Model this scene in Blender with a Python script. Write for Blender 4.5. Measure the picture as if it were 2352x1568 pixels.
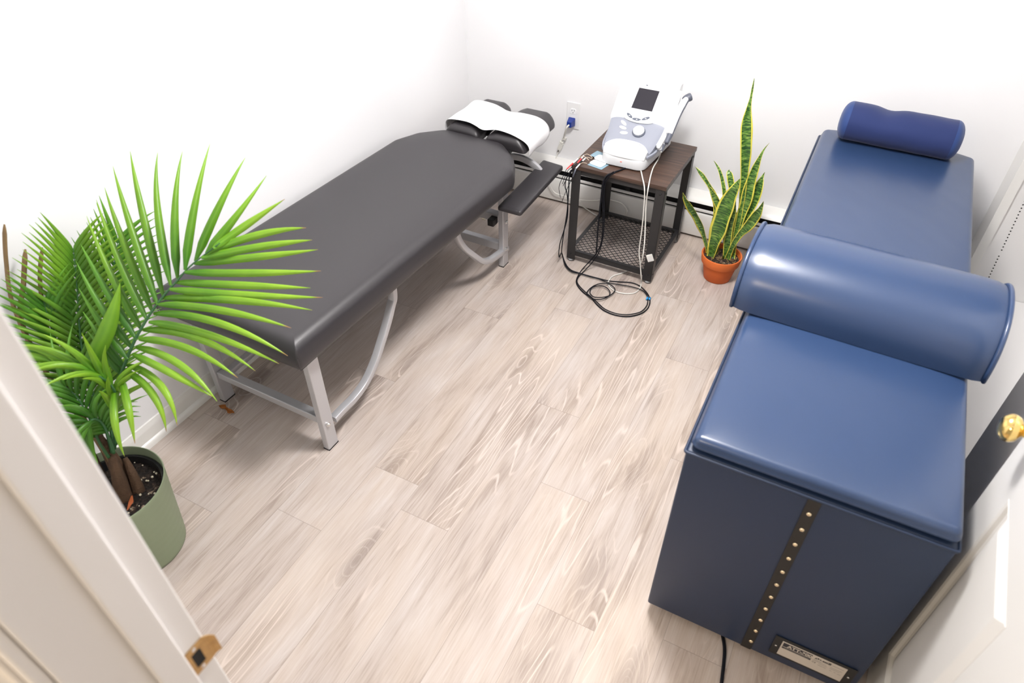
import bpy, bmesh, math, random
from mathutils import Vector, Matrix, noise
random.seed(7)
for _o in list(bpy.data.objects): bpy.data.objects.remove(_o)
S = bpy.context.scene
COL = S.collection

# ------------------------------------------------------------ camera
cam_d = bpy.data.cameras.new('camera'); cam = bpy.data.objects.new('camera', cam_d); COL.objects.link(cam)
cam_d.sensor_width = 36; cam_d.lens = 24.297; cam_d.clip_start = .02
_p, _y, _r = .7145, -.4777, .0019
fwd = Vector((math.sin(_y)*math.cos(_p), math.cos(_y)*math.cos(_p), -math.sin(_p)))
rgt = Vector((math.cos(_y), -math.sin(_y), 0)); upv = rgt.cross(fwd)
r2 = rgt*math.cos(_r)+upv*math.sin(_r); u2 = -rgt*math.sin(_r)+upv*math.cos(_r)
cam.matrix_world = Matrix.Translation((0, 0, 1.9246)) @ Matrix((r2, u2, -fwd)).transposed().to_4x4()
cam_d.dof.use_dof = True; cam_d.dof.focus_distance = 2.75; cam_d.dof.aperture_fstop = 3.2
S.camera = cam

# ------------------------------------------------------------ world, lights, exposure
W = bpy.data.worlds.new('world'); S.world = W; W.use_nodes = True
W.node_tree.nodes['Background'].inputs[0].default_value = (1, .93, .84, 1)
W.node_tree.nodes['Background'].inputs[1].default_value = .50
S.view_settings.view_transform = 'Standard'; S.view_settings.look = 'None'
S.view_settings.exposure = -0.04; S.view_settings.gamma = 1; S.view_settings.use_curve_mapping = False

def area(name, loc, size, power, col=(1, 1, 1), target=None):
    d = bpy.data.lights.new(name, 'AREA'); d.shape = 'RECTANGLE'; d.size, d.size_y = size; d.energy = power; d.color = col
    o = bpy.data.objects.new(name, d); COL.objects.link(o); o.location = loc
    if target is not None:
        o.rotation_euler = (Vector(target)-Vector(loc)).to_track_quat('-Z', 'Y').to_euler()
    return o
def bulb(name, loc, r, power, col=(1, 1, 1)):
    d = bpy.data.lights.new(name, 'POINT'); d.shadow_soft_size = r; d.energy = power; d.color = col
    o = bpy.data.objects.new(name, d); COL.objects.link(o); o.location = loc; return o
area('ceiling_light_glow', (-.48, 1.62, 2.40), (.44, .44), 30, (1, .972, .962))
bulb('ceiling_light_bulb', (-.48, 1.62, 2.27), .13, 66, (1, .972, .962))
area('hall_light_glow', (-.75, -1.10, 2.36), (.6, .6), 40, (1, .82, .60))

# ------------------------------------------------------------ helpers
def wloc(o):
    v = Vector((0, 0, 0))
    while o is not None:
        v += o.location; o = o.parent
    return v
def setp(o, label=None, cat=None, group=None, kind=None):
    if label: o['label'] = label
    if cat: o['category'] = cat
    if group: o['group'] = group
    if kind: o['kind'] = kind
    return o
def thing(name, loc, label, cat, group=None):
    o = bpy.data.objects.new(name, None); COL.objects.link(o); o.location = loc; o.empty_display_size = .05
    return setp(o, label, cat, group)
def link(name, bm, m, parent=None, smooth=False, loc=None):
    """bm in world coordinates -> one mesh object whose origin is at the parent (or loc)"""
    me = bpy.data.meshes.new(name)
    base = Vector(loc) if loc is not None else (wloc(parent) if parent is not None else Vector((0, 0, 0)))
    bmesh.ops.translate(bm, verts=bm.verts, vec=-base)
    bm.to_mesh(me); bm.free()
    for mm in (m if isinstance(m, (list, tuple)) else [m]): me.materials.append(mm)
    if smooth:
        for f in me.polygons: f.use_smooth = True
    o = bpy.data.objects.new(name, me); COL.objects.link(o)
    if parent is not None: o.parent = parent; 
    if loc is not None: o.location = base - (wloc(parent) if parent is not None else Vector((0, 0, 0)))
    return o
def autosmooth(o, ang=35):
    me = o.data
    for f in me.polygons: f.use_smooth = True
    bm = bmesh.new(); bm.from_mesh(me)
    for e in bm.edges:
        if len(e.link_faces) == 2 and e.calc_face_angle(0) > math.radians(ang): e.smooth = False
    bm.to_mesh(me); bm.free()
    return o
def box(bm, x0, x1, y0, y1, z0, z1, bev=0, seg=2, T=None, mi=0):
    vs = [bm.verts.new((x, y, z)) for z in (z0, z1) for y in (y0, y1) for x in (x0, x1)]
    fs = [(0, 2, 3, 1), (4, 5, 7, 6), (0, 1, 5, 4), (2, 6, 7, 3), (0, 4, 6, 2), (1, 3, 7, 5)]
    F = [bm.faces.new([vs[i] for i in f]) for f in fs]
    for f in F: f.material_index = mi
    if bev:
        es = list({e for f in F for e in f.edges})
        r = bmesh.ops.bevel(bm, geom=es, offset=bev, segments=seg, affect='EDGES', profile=.5)
        vs = list({v for f in r['faces'] for v in f.verts} | {v for f in F if f.is_valid for v in f.verts})
    if T:
        for v in vs: v.co = T(v.co)
    return vs
def smoothpath(P, n=6, closed=False):
    P = [Vector(p) for p in P]
    out = []
    N = len(P)
    rng = range(N if closed else N-1)
    for i in rng:
        g = (lambda k: P[k % N]) if closed else (lambda k: P[max(0, min(N-1, k))])
        a, b, c, d = g(i-1), g(i), g(i+1), g(i+2)
        for k in range(n):
            t = k/n
            out.append(.5*((2*b)+(c-a)*t+(2*a-5*b+4*c-d)*t*t+(3*b-a-3*c+d)*t**3))
    if not closed: out.append(P[-1])
    return out
def sweep(bm, path, prof, closed=False, up=Vector((0, 0, 1)), scale=None, cap=True, mi=0):
    """prof: list of (a,b) offsets along (side, normal)"""
    n = len(path); rings = []
    prev = None
    for i, p in enumerate(path):
        if closed: t = path[(i+1) % n]-path[i-1]
        else: t = path[min(n-1, i+1)]-path[max(0, i-1)]
        if t.length < 1e-9: t = Vector((0, 0, 1))
        t.normalize()
        if prev is None:
            s = t.cross(up)
            if s.length < .05: s = t.cross(Vector((1, 0, 0)))
            s.normalize()
        else:
            s = prev-t*prev.dot(t); s.normalize()
        prev = s; nn = s.cross(t)
        k = scale[i] if scale else 1
        rings.append([bm.verts.new(p+s*a*k+nn*b*k) for a, b in prof])
    m = len(prof)
    for i in range(n if closed else n-1):
        A, B = rings[i], rings[(i+1) % n]
        for j in range(m):
            f = bm.faces.new((A[j], A[(j+1) % m], B[(j+1) % m], B[j])); f.material_index = mi
    if cap and not closed:
        bm.faces.new(rings[0][::-1]).material_index = mi; bm.faces.new(rings[-1]).material_index = mi
    return rings
def circ(r, n=8): return [(r*math.cos(2*math.pi*k/n), r*math.sin(2*math.pi*k/n)) for k in range(n)]
def rrect(a, b, r, n=3):
    out = []
    for cx, cy, s in ((a-r, b-r, 0), (-a+r, b-r, 1), (-a+r, -b+r, 2), (a-r, -b+r, 3)):
        for k in range(n+1):
            t = math.pi/2*(s+k/n); out.append((cx+r*math.cos(t), cy+r*math.sin(t)))
    return out
def lathe(bm, prof, c=(0, 0, 0), n=48, axis='z', mi=0, capb=True, capt=True):
    rings = []
    for r, h in prof:
        ring = []
        for k in range(n):
            a = 2*math.pi*k/n
            v = Vector((r*math.cos(a), r*math.sin(a), h))
            if axis == '-x': v = Vector((-v.z, v.x, v.y))
            elif axis == 'x': v = Vector((v.z, v.x, v.y))
            elif axis == '-y': v = Vector((v.x, -v.z, v.y))
            elif isinstance(axis, Matrix): v = axis @ v
            ring.append(bm.verts.new(v+Vector(c)))
        rings.append(ring)
    for A, B in zip(rings, rings[1:]):
        for k in range(n):
            bm.faces.new((A[k], A[(k+1) % n], B[(k+1) % n], B[k])).material_index = mi
    if capb: bm.faces.new(rings[0][::-1]).material_index = mi
    if capt: bm.faces.new(rings[-1]).material_index = mi
    return rings
def offset_poly(P, d):
    n = len(P); out = []
    for i in range(n):
        a, b, c = P[i-1], P[i], P[(i+1) % n]
        e1 = Vector((b[0]-a[0], b[1]-a[1])).normalized(); e2 = Vector((c[0]-b[0], c[1]-b[1])).normalized()
        n1 = Vector((-e1.y, e1.x)); n2 = Vector((-e2.y, e2.x)); m = n1+n2
        if m.length < 1e-6: m = n1
        m = m/ max(.35, m.dot(n1)) if m.dot(n1) > 0 else n1
        out.append((b[0]+m.x*d, b[1]+m.y*d))
    return out
def round_poly(P, r, n=5):
    """P: list of (x,y) CCW; r: radius per corner"""
    out = []; N = len(P)
    for i in range(N):
        a, b, c = Vector(P[i-1]), Vector(P[i]), Vector(P[(i+1) % N]); rr = r[i] if isinstance(r, (list, tuple)) else r
        e1 = (a-b).normalized(); e2 = (c-b).normalized()
        ang = e1.angle(e2); d = min(rr/max(.05, math.tan(ang/2)), (a-b).length*.48, (c-b).length*.48)
        p1, p2 = b+e1*d, b+e2*d
        for k in range(n+1):
            t = k/n; out.append(tuple((1-t)**2*p1+2*t*(1-t)*b+t*t*p2))
    return out
def densify(P, s=.04):
    out = []
    for i, a in enumerate(P):
        b = P[(i+1) % len(P)]; L = math.dist(a, b); k = max(1, int(L/s))
        for j in range(k): out.append((a[0]+(b[0]-a[0])*j/k, a[1]+(b[1]-a[1])*j/k))
    return out
def pad(bm, corners, rad, z0, z1, r, dome=.0, rb=.004, bulge=.0, nr=6, T=None, zfun=None, step=.03):
    """upholstered slab: polygon corners (CCW) with corner radii, rounded top edge r, domed top filled by a fine grid"""
    from mathutils.geometry import delaunay_2d_cdt
    if not isinstance(rad, (list, tuple)): rad = [rad]*len(corners)
    nc = 6; N_ = len(corners)
    cnt = [max(1, int(math.dist(corners[i], corners[(i+1) % N_])/step)) for i in range(N_)]
    def outline(d):
        Q = round_poly(offset_poly(corners, d), [max(q-d, .0025) for q in rad], nc); out = []
        for i in range(N_):
            out += Q[i*(nc+1):(i+1)*(nc+1)]
            a = Q[i*(nc+1)+nc]; b = Q[((i+1) % N_)*(nc+1)]
            for k in range(1, cnt[i]): out.append((a[0]+(b[0]-a[0])*k/cnt[i], a[1]+(b[1]-a[1])*k/cnt[i]))
        return out
    prof = [(rb, z0), (0, z0+rb)]
    hs = max(0, z1-r-z0-rb)
    for k in range(1, 4): prof.append((-bulge*math.sin(math.pi*k/4), z0+rb+hs*k/4))
    for k in range(nr+1):
        a = math.pi/2*k/nr; prof.append((r*(1-math.cos(a)), z1-r+r*math.sin(a)))
    rings = [[bm.verts.new((q[0], q[1], hh)) for q in outline(d)] for d, hh in prof]
    n = len(rings[0])
    for A, B in zip(rings, rings[1:]):
        for k in range(n): bm.faces.new((A[k], A[(k+1) % n], B[(k+1) % n], B[k]))
    bm.faces.new(rings[0][::-1])
    P2 = [Vector((v.co.x, v.co.y)) for v in rings[-1]]
    def dist(p):
        best = 9
        for i in range(n):
            a, b = P2[i], P2[(i+1) % n]; ab = b-a; L2 = ab.length_squared
            t = 0 if L2 < 1e-12 else max(0, min(1, (p-a).dot(ab)/L2)); best = min(best, (p-a-ab*t).length)
        return best
    def inside(p):
        c = False
        for i in range(n):
            a, b = P2[i], P2[(i+1) % n]
            if (a.y > p.y) != (b.y > p.y) and p.x < (b.x-a.x)*(p.y-a.y)/(b.y-a.y)+a.x: c = not c
        return c
    xs = [p.x for p in P2]; ys = [p.y for p in P2]; pts = list(P2); g = step
    y = min(ys)+g*.5
    while y < max(ys):
        x = min(xs)+g*.5
        while x < max(xs):
            p = Vector((x, y))
            if inside(p) and dist(p) > g*.35: pts.append(p)
            x += g
        y += g
    vv, ee, ff, ov, *_q = delaunay_2d_cdt(pts, [(i, (i+1) % n) for i in range(n)], [], 1, 1e-6)
    vm = []
    for k, p in enumerate(vv):
        o_ = [q for q in ov[k] if q < n]
        if o_: vm.append(rings[-1][o_[0]])
        else: vm.append(bm.verts.new((p.x, p.y, z1+dome*(1-math.exp(-dist(p)/.05)))))
    for f in ff:
        try: bm.faces.new([vm[q] for q in f])
        except ValueError: pass
    vs = list({v for R_ in rings for v in R_} | set(vm))
    for v in vs:
        if zfun: v.co.z += zfun(v.co, max(0, min(1, (v.co.z-z0)/(z1-z0))))
        if T: v.co = T(v.co)
    bmesh.ops.recalc_face_normals(bm, faces=bm.faces)
    return vs

# ------------------------------------------------------------ materials
def nodes(name):
    m = bpy.data.materials.new(name); m.use_nodes = True
    nt = m.node_tree; return m, nt, nt.nodes['Principled BSDF']
def N(nt, t, **k):
    n = nt.nodes.new(t)
    for a, b in k.items():
        if a.startswith('i_'): n.inputs[int(a[2:])].default_value = b
        else: setattr(n, a, b)
    return n
def sset(b, name, v):
    if name in b.inputs: b.inputs[name].default_value = v
def mat(name, c, rough=.5, metal=0, bump=0, bscale=300, var=0, vscale=6, coat=0, spec=None, sheen=0, trans=0, bdist=.001):
    m, nt, b = nodes(name)
    c4 = (*c, 1)
    b.inputs['Base Color'].default_value = c4; b.inputs['Roughness'].default_value = rough; b.inputs['Metallic'].default_value = metal
    sset(b, 'Coat Weight', coat); sset(b, 'Sheen Weight', sheen); sset(b, 'Transmission Weight', trans)
    if spec is not None: sset(b, 'Specular IOR Level', spec)
    tc = N(nt, 'ShaderNodeTexCoord')
    if bump:
        n = N(nt, 'ShaderNodeTexNoise'); n.inputs['Scale'].default_value = bscale; n.inputs['Detail'].default_value = 3
        nt.links.new(tc.outputs['Object'], n.inputs['Vector'])
        bp = N(nt, 'ShaderNodeBump'); bp.inputs['Strength'].default_value = bump; bp.inputs['Distance'].default_value = bdist
        nt.links.new(n.outputs[0], bp.inputs['Height']); nt.links.new(bp.outputs[0], b.inputs['Normal'])
    if var:
        n = N(nt, 'ShaderNodeTexNoise'); n.inputs['Scale'].default_value = vscale; n.inputs['Detail'].default_value = 4
        nt.links.new(tc.outputs['Object'], n.inputs['Vector'])
        r = N(nt, 'ShaderNodeMapRange'); r.inputs[3].default_value = 1-var; r.inputs[4].default_value = 1+var
        nt.links.new(n.outputs[0], r.inputs[0])
        mx = N(nt, 'ShaderNodeVectorMath', operation='SCALE'); mx.inputs[0].default_value = c
        nt.links.new(r.outputs[0], mx.inputs['Scale']); nt.links.new(mx.outputs[0], b.inputs['Base Color'])
    return m
def srgb(r, g, b):
    f = lambda v: (v/255/12.92) if v/255 <= .04045 else ((v/255+.055)/1.055)**2.4
    return (f(r), f(g), f(b))

M_wall = mat('wall_paint', (.84, .84, .85), .75, bump=.05, bscale=220, spec=.3)
M_ceil = mat('ceiling_paint', (.85, .85, .85), .9)
M_trim = mat('trim_paint', (.80, .79, .76), .35, bump=.02, bscale=60)
M_jamb = mat('jamb_paint', (.80, .78, .77), .35, bump=.03, bscale=50)
M_door = mat('door_paint', (.68, .67, .65), .38, bump=.05, bscale=90)
M_mel = mat('white_melamine', (.78, .77, .76), .45)
M_heat = mat('heater_enamel', (.80, .79, .76), .38, bump=.02, bscale=40)
M_black = mat('black_plastic', (.012, .012, .013), .45)
M_slot = mat('dark_recess', (.008, .008, .009), .8)
M_brass = mat('polished_brass', (.83, .60, .22), .12, 1)
M_brass2 = mat('worn_brass', (.55, .36, .16), .38, 1, var=.4, vscale=60)
M_vinyl = mat('black_vinyl', (.031, .028, .031), .40, spec=.62, bump=.12, bscale=700, bdist=.0006)
M_silver = mat('silver_powder_coat', (.56, .56, .58), .32, .45, bump=.03, bscale=900)
M_zinc = mat('zinc_bolt', (.75, .75, .74), .22, 1)
M_paper = mat('white_paper', (.90, .90, .91), .7, bump=.08, bscale=90)
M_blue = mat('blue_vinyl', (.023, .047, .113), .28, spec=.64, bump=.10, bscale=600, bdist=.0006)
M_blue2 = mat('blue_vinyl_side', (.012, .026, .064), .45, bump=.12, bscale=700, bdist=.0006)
M_navy = mat('navy_stretch_fabric', (.007, .019, .095), .85, bump=.3, bscale=1500, sheen=.12, bdist=.0006)
M_navy2 = mat('navy_fabric_end', (.009, .036, .15), .75, bump=.3, bscale=1500, sheen=.15, bdist=.0006)
M_strip = mat('black_webbing', (.014, .012, .011), .6, bump=.4, bscale=300)
M_stud = mat('brass_stud', (.80, .66, .45), .25, 1)
M_steel = mat('black_steel_frame', (.028, .027, .028), .42, .2, bump=.05, bscale=600)
M_foot = mat('clear_grey_foot', (.45, .47, .48), .25)
M_terra = mat('terracotta', srgb(205, 98, 40), .75, bump=.15, bscale=250, var=.08, vscale=14)
M_terra2 = mat('terracotta_rim', srgb(218, 110, 48), .7, bump=.12, bscale=250, var=.06, vscale=14)
M_green = mat('sage_green_plastic', srgb(134, 146, 118), .5, bump=.1, bscale=120, var=.04)
M_white = mat('white_plastic', (.85, .86, .87), .3)
M_white2 = mat('light_grey_plastic', (.66, .67, .68), .38)
M_grey = mat('blue_grey_plastic', srgb(150, 154, 166), .42)
M_grey2 = mat('dark_grey_plastic', srgb(92, 96, 108), .4)
M_btn = mat('slate_button', srgb(90, 96, 110), .4)
M_screen = mat('lcd_glass', srgb(52, 50, 56), .22, spec=.25)
M_mark = mat('pale_grey_print', (.60, .60, .62), .5)
M_led = mat('red_indicator', (.9, .12, .08), .4)
M_cordb = mat('black_cord', (.004, .005, .009), .55, spec=.25)
M_cordw = mat('white_cord', (.74, .73, .68), .4)
M_bluetape = mat('blue_cord_marker', (.0, .30, .75), .4)
M_red = mat('red_connector', (.80, .05, .05), .35)
M_beige = mat('beige_lead_wire', (.62, .50, .38), .5)
M_film = mat('teal_liner_film', srgb(130, 160, 175), .25)
M_gel = mat('white_electrode_pad', (.86, .87, .89), .5)
M_plug = mat('blue_translucent_plug', (.015, .05, .33), .2, trans=.3)
M_plate = mat('white_outlet_plate', (.82, .82, .82), .35)
M_label = mat('silver_label', (.55, .50, .44), .4)
M_ink = mat('label_ink', (.02, .02, .03), .5)
M_ink2 = mat('label_pale_ink', (.28, .26, .24), .5)
M_dead = mat('dry_brown_leaf', srgb(150, 88, 30), .8, var=.3, vscale=60)
M_stalk = mat('dry_palm_stalk', srgb(120, 96, 62), .8, bump=.4, bscale=120, var=.3, vscale=30)
M_trunk = mat('fibrous_brown_sheath', srgb(84, 62, 44), .9, bump=.8, bscale=160, var=.4, vscale=40, bdist=.004)
M_chip = mat('pale_wood_chip', (.62, .56, .42), .8)

def soil_mat(name, a, b_, c, sc):
    m, nt, b = nodes(name); b.inputs['Roughness'].default_value = .95
    tc = N(nt, 'ShaderNodeTexCoord'); v = N(nt, 'ShaderNodeTexVoronoi'); v.inputs['Scale'].default_value = sc
    n = N(nt, 'ShaderNodeTexNoise'); n.inputs['Scale'].default_value = sc*.35; n.inputs['Detail'].default_value = 5
    for q in (v, n): nt.links.new(tc.outputs['Object'], q.inputs['Vector'])
    sep = N(nt, 'ShaderNodeSeparateColor'); nt.links.new(v.outputs['Color'], sep.inputs[0])
    r = N(nt, 'ShaderNodeValToRGB'); e = r.color_ramp.elements
    e[0].color = (*a, 1); e[1].color = (*c, 1); e[0].position = .35; e[1].position = 1
    k = e.new(.72); k.color = (*b_, 1)
    mm = N(nt, 'ShaderNodeMath', operation='MULTIPLY'); nt.links.new(sep.outputs[0], mm.inputs[0])
    mr = N(nt, 'ShaderNodeMapRange'); mr.inputs[1].default_value = .3; mr.inputs[2].default_value = .7; nt.links.new(n.outputs[0], mr.inputs[0])
    nt.links.new(mr.outputs[0], mm.inputs[1])
    ad = N(nt, 'ShaderNodeMath', operation='ADD'); nt.links.new(mm.outputs[0], ad.inputs[0]); ad.inputs[1].default_value = .15
    nt.links.new(ad.outputs[0], r.inputs[0]); nt.links.new(r.outputs[0], b.inputs['Base Color'])
    bp = N(nt, 'ShaderNodeBump'); bp.inputs['Strength'].default_value = 1; bp.inputs['Distance'].default_value = .006
    nt.links.new(v.outputs['Distance'], bp.inputs['Height']); nt.links.new(bp.outputs[0], b.inputs['Normal'])
    return m
M_soil = soil_mat('potting_soil', (.012, .008, .006), (.05, .03, .02), (.55, .42, .30), 110)
M_soil2 = soil_mat('bark_soil', (.03, .018, .012), (.13, .08, .05), (.45, .32, .2), 120)

def leaf_mat(name, c0, c1, tip, rib=True, trans=.35):
    """uv.x across the leaflet, uv.y along it, colour attribute not needed"""
    m, nt, b = nodes(name); b.inputs['Roughness'].default_value = .38
    uv = N(nt, 'ShaderNodeUVMap'); sp = N(nt, 'ShaderNodeSeparateXYZ'); nt.links.new(uv.outputs[0], sp.inputs[0])
    st = N(nt, 'ShaderNodeMath', operation='MULTIPLY'); st.inputs[1].default_value = 16; nt.links.new(sp.outputs[0], st.inputs[0])
    sn = N(nt, 'ShaderNodeMath', operation='SINE'); nt.links.new(st.outputs[0], sn.inputs[0])
    n = N(nt, 'ShaderNodeTexNoise'); n.inputs['Scale'].default_value = 9; tc = N(nt, 'ShaderNodeTexCoord'); nt.links.new(tc.outputs['Object'], n.inputs['Vector'])
    a = N(nt, 'ShaderNodeMapRange'); a.inputs[1].default_value = -1; a.inputs[2].default_value = 1; a.inputs[3].default_value = -.10; a.inputs[4].default_value = .10
    nt.links.new(sn.outputs[0], a.inputs[0])
    ad = N(nt, 'ShaderNodeMath', operation='ADD'); nt.links.new(a.outputs[0], ad.inputs[0]); nt.links.new(n.outputs[0], ad.inputs[1])
    mx = N(nt, 'ShaderNodeMix', data_type='RGBA'); mx.inputs['A'].default_value = (*c0, 1); mx.inputs['B'].default_value = (*c1, 1)
    mr = N(nt, 'ShaderNodeMapRange'); mr.inputs[1].default_value = .25; mr.inputs[2].default_value = .75; nt.links.new(ad.outputs[0], mr.inputs[0])
    gr = N(nt, 'ShaderNodeMath', operation='MULTIPLY_ADD'); gr.use_clamp = True; gr.inputs[1].default_value = .35; nt.links.new(mr.outputs[0], gr.inputs[0])
    g2 = N(nt, 'ShaderNodeMapRange'); g2.inputs[1].default_value = .05; g2.inputs[2].default_value = .95; g2.inputs[3].default_value = -.05; g2.inputs[4].default_value = .75; nt.links.new(sp.outputs[1], g2.inputs[0]); nt.links.new(g2.outputs[0], gr.inputs[2])
    nt.links.new(gr.outputs[0], mx.inputs['Factor'])
    t = N(nt, 'ShaderNodeMapRange'); t.inputs[1].default_value = .93; t.inputs[2].default_value = .965; nt.links.new(sp.outputs[1], t.inputs[0])
    m2 = N(nt, 'ShaderNodeMix', data_type='RGBA'); m2.inputs['B'].default_value = (*tip, 1)
    nt.links.new(mx.outputs['Result'], m2.inputs['A']); nt.links.new(t.outputs[0], m2.inputs['Factor'])
    nt.links.new(m2.outputs['Result'], b.inputs['Base Color'])
    out = nt.nodes['Material Output']; tr = N(nt, 'ShaderNodeBsdfTranslucent'); nt.links.new(m2.outputs['Result'], tr.inputs[0])
    ms = N(nt, 'ShaderNodeMixShader'); ms.inputs[0].default_value = trans
    nt.links.new(b.outputs[0], ms.inputs[1]); nt.links.new(tr.outputs[0], ms.inputs[2]); nt.links.new(ms.outputs[0], out.inputs[0])
    return m
M_palm = leaf_mat('palm_leaflet', (.075, .27, .010), (.38, .62, .045), (.50, .27, .11))
M_palm2 = leaf_mat('palm_leaflet_deep', (.035, .16, .010), (.17, .42, .03), (.12, .25, .03))
M_palm3 = leaf_mat('palm_leaflet_upright', (.05, .20, .008), (.27, .50, .03), (.30, .40, .10))
M_rach = mat('palm_rachis', (.03, .12, .035), .45)

def snake_mat():
    m, nt, b = nodes('variegated_leaf'); b.inputs['Roughness'].default_value = .35
    uv = N(nt, 'ShaderNodeUVMap'); sp = N(nt, 'ShaderNodeSeparateXYZ'); nt.links.new(uv.outputs[0], sp.inputs[0])
    mp = N(nt, 'ShaderNodeVectorMath', operation='MULTIPLY'); mp.inputs[1].default_value = (.9, 105, 1); nt.links.new(uv.outputs[0], mp.inputs[0])
    n = N(nt, 'ShaderNodeTexNoise'); n.inputs['Scale'].default_value = 1.6; n.inputs['Detail'].default_value = 3; n.inputs['Distortion'].default_value = .9
    nt.links.new(mp.outputs[0], n.inputs['Vector'])
    r = N(nt, 'ShaderNodeValToRGB'); e = r.color_ramp.elements
    e[0].position = .42; e[0].color = (*srgb(40, 76, 38), 1); e[1].position = .66; e[1].color = (*srgb(140, 168, 84), 1)
    k = e.new(.52); k.color = (*srgb(84, 128, 50), 1)
    nt.links.new(n.outputs[0], r.inputs[0])
    s1 = N(nt, 'ShaderNodeMath', operation='SUBTRACT'); s1.inputs[1].default_value = .5; nt.links.new(sp.outputs[0], s1.inputs[0])
    ab = N(nt, 'ShaderNodeMath', operation='ABSOLUTE'); nt.links.new(s1.outputs[0], ab.inputs[0])
    n2 = N(nt, 'ShaderNodeTexNoise'); n2.inputs['Scale'].default_value = 9; nt.links.new(uv.outputs[0], n2.inputs['Vector'])
    m3 = N(nt, 'ShaderNodeMath', operation='MULTIPLY_ADD'); m3.inputs[1].default_value = .14; nt.links.new(n2.outputs[0], m3.inputs[0]); nt.links.new(ab.outputs[0], m3.inputs[2])
    g = N(nt, 'ShaderNodeMapRange'); g.inputs[1].default_value = .452; g.inputs[2].default_value = .466; nt.links.new(m3.outputs[0], g.inputs[0])
    mx = N(nt, 'ShaderNodeMix', data_type='RGBA'); mx.inputs['B'].default_value = (*srgb(222, 212, 86), 1)
    nt.links.new(r.outputs[0], mx.inputs['A']); nt.links.new(g.outputs[0], mx.inputs['Factor']); nt.links.new(mx.outputs['Result'], b.inputs['Base Color'])
    return m
M_snake = snake_mat()

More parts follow.
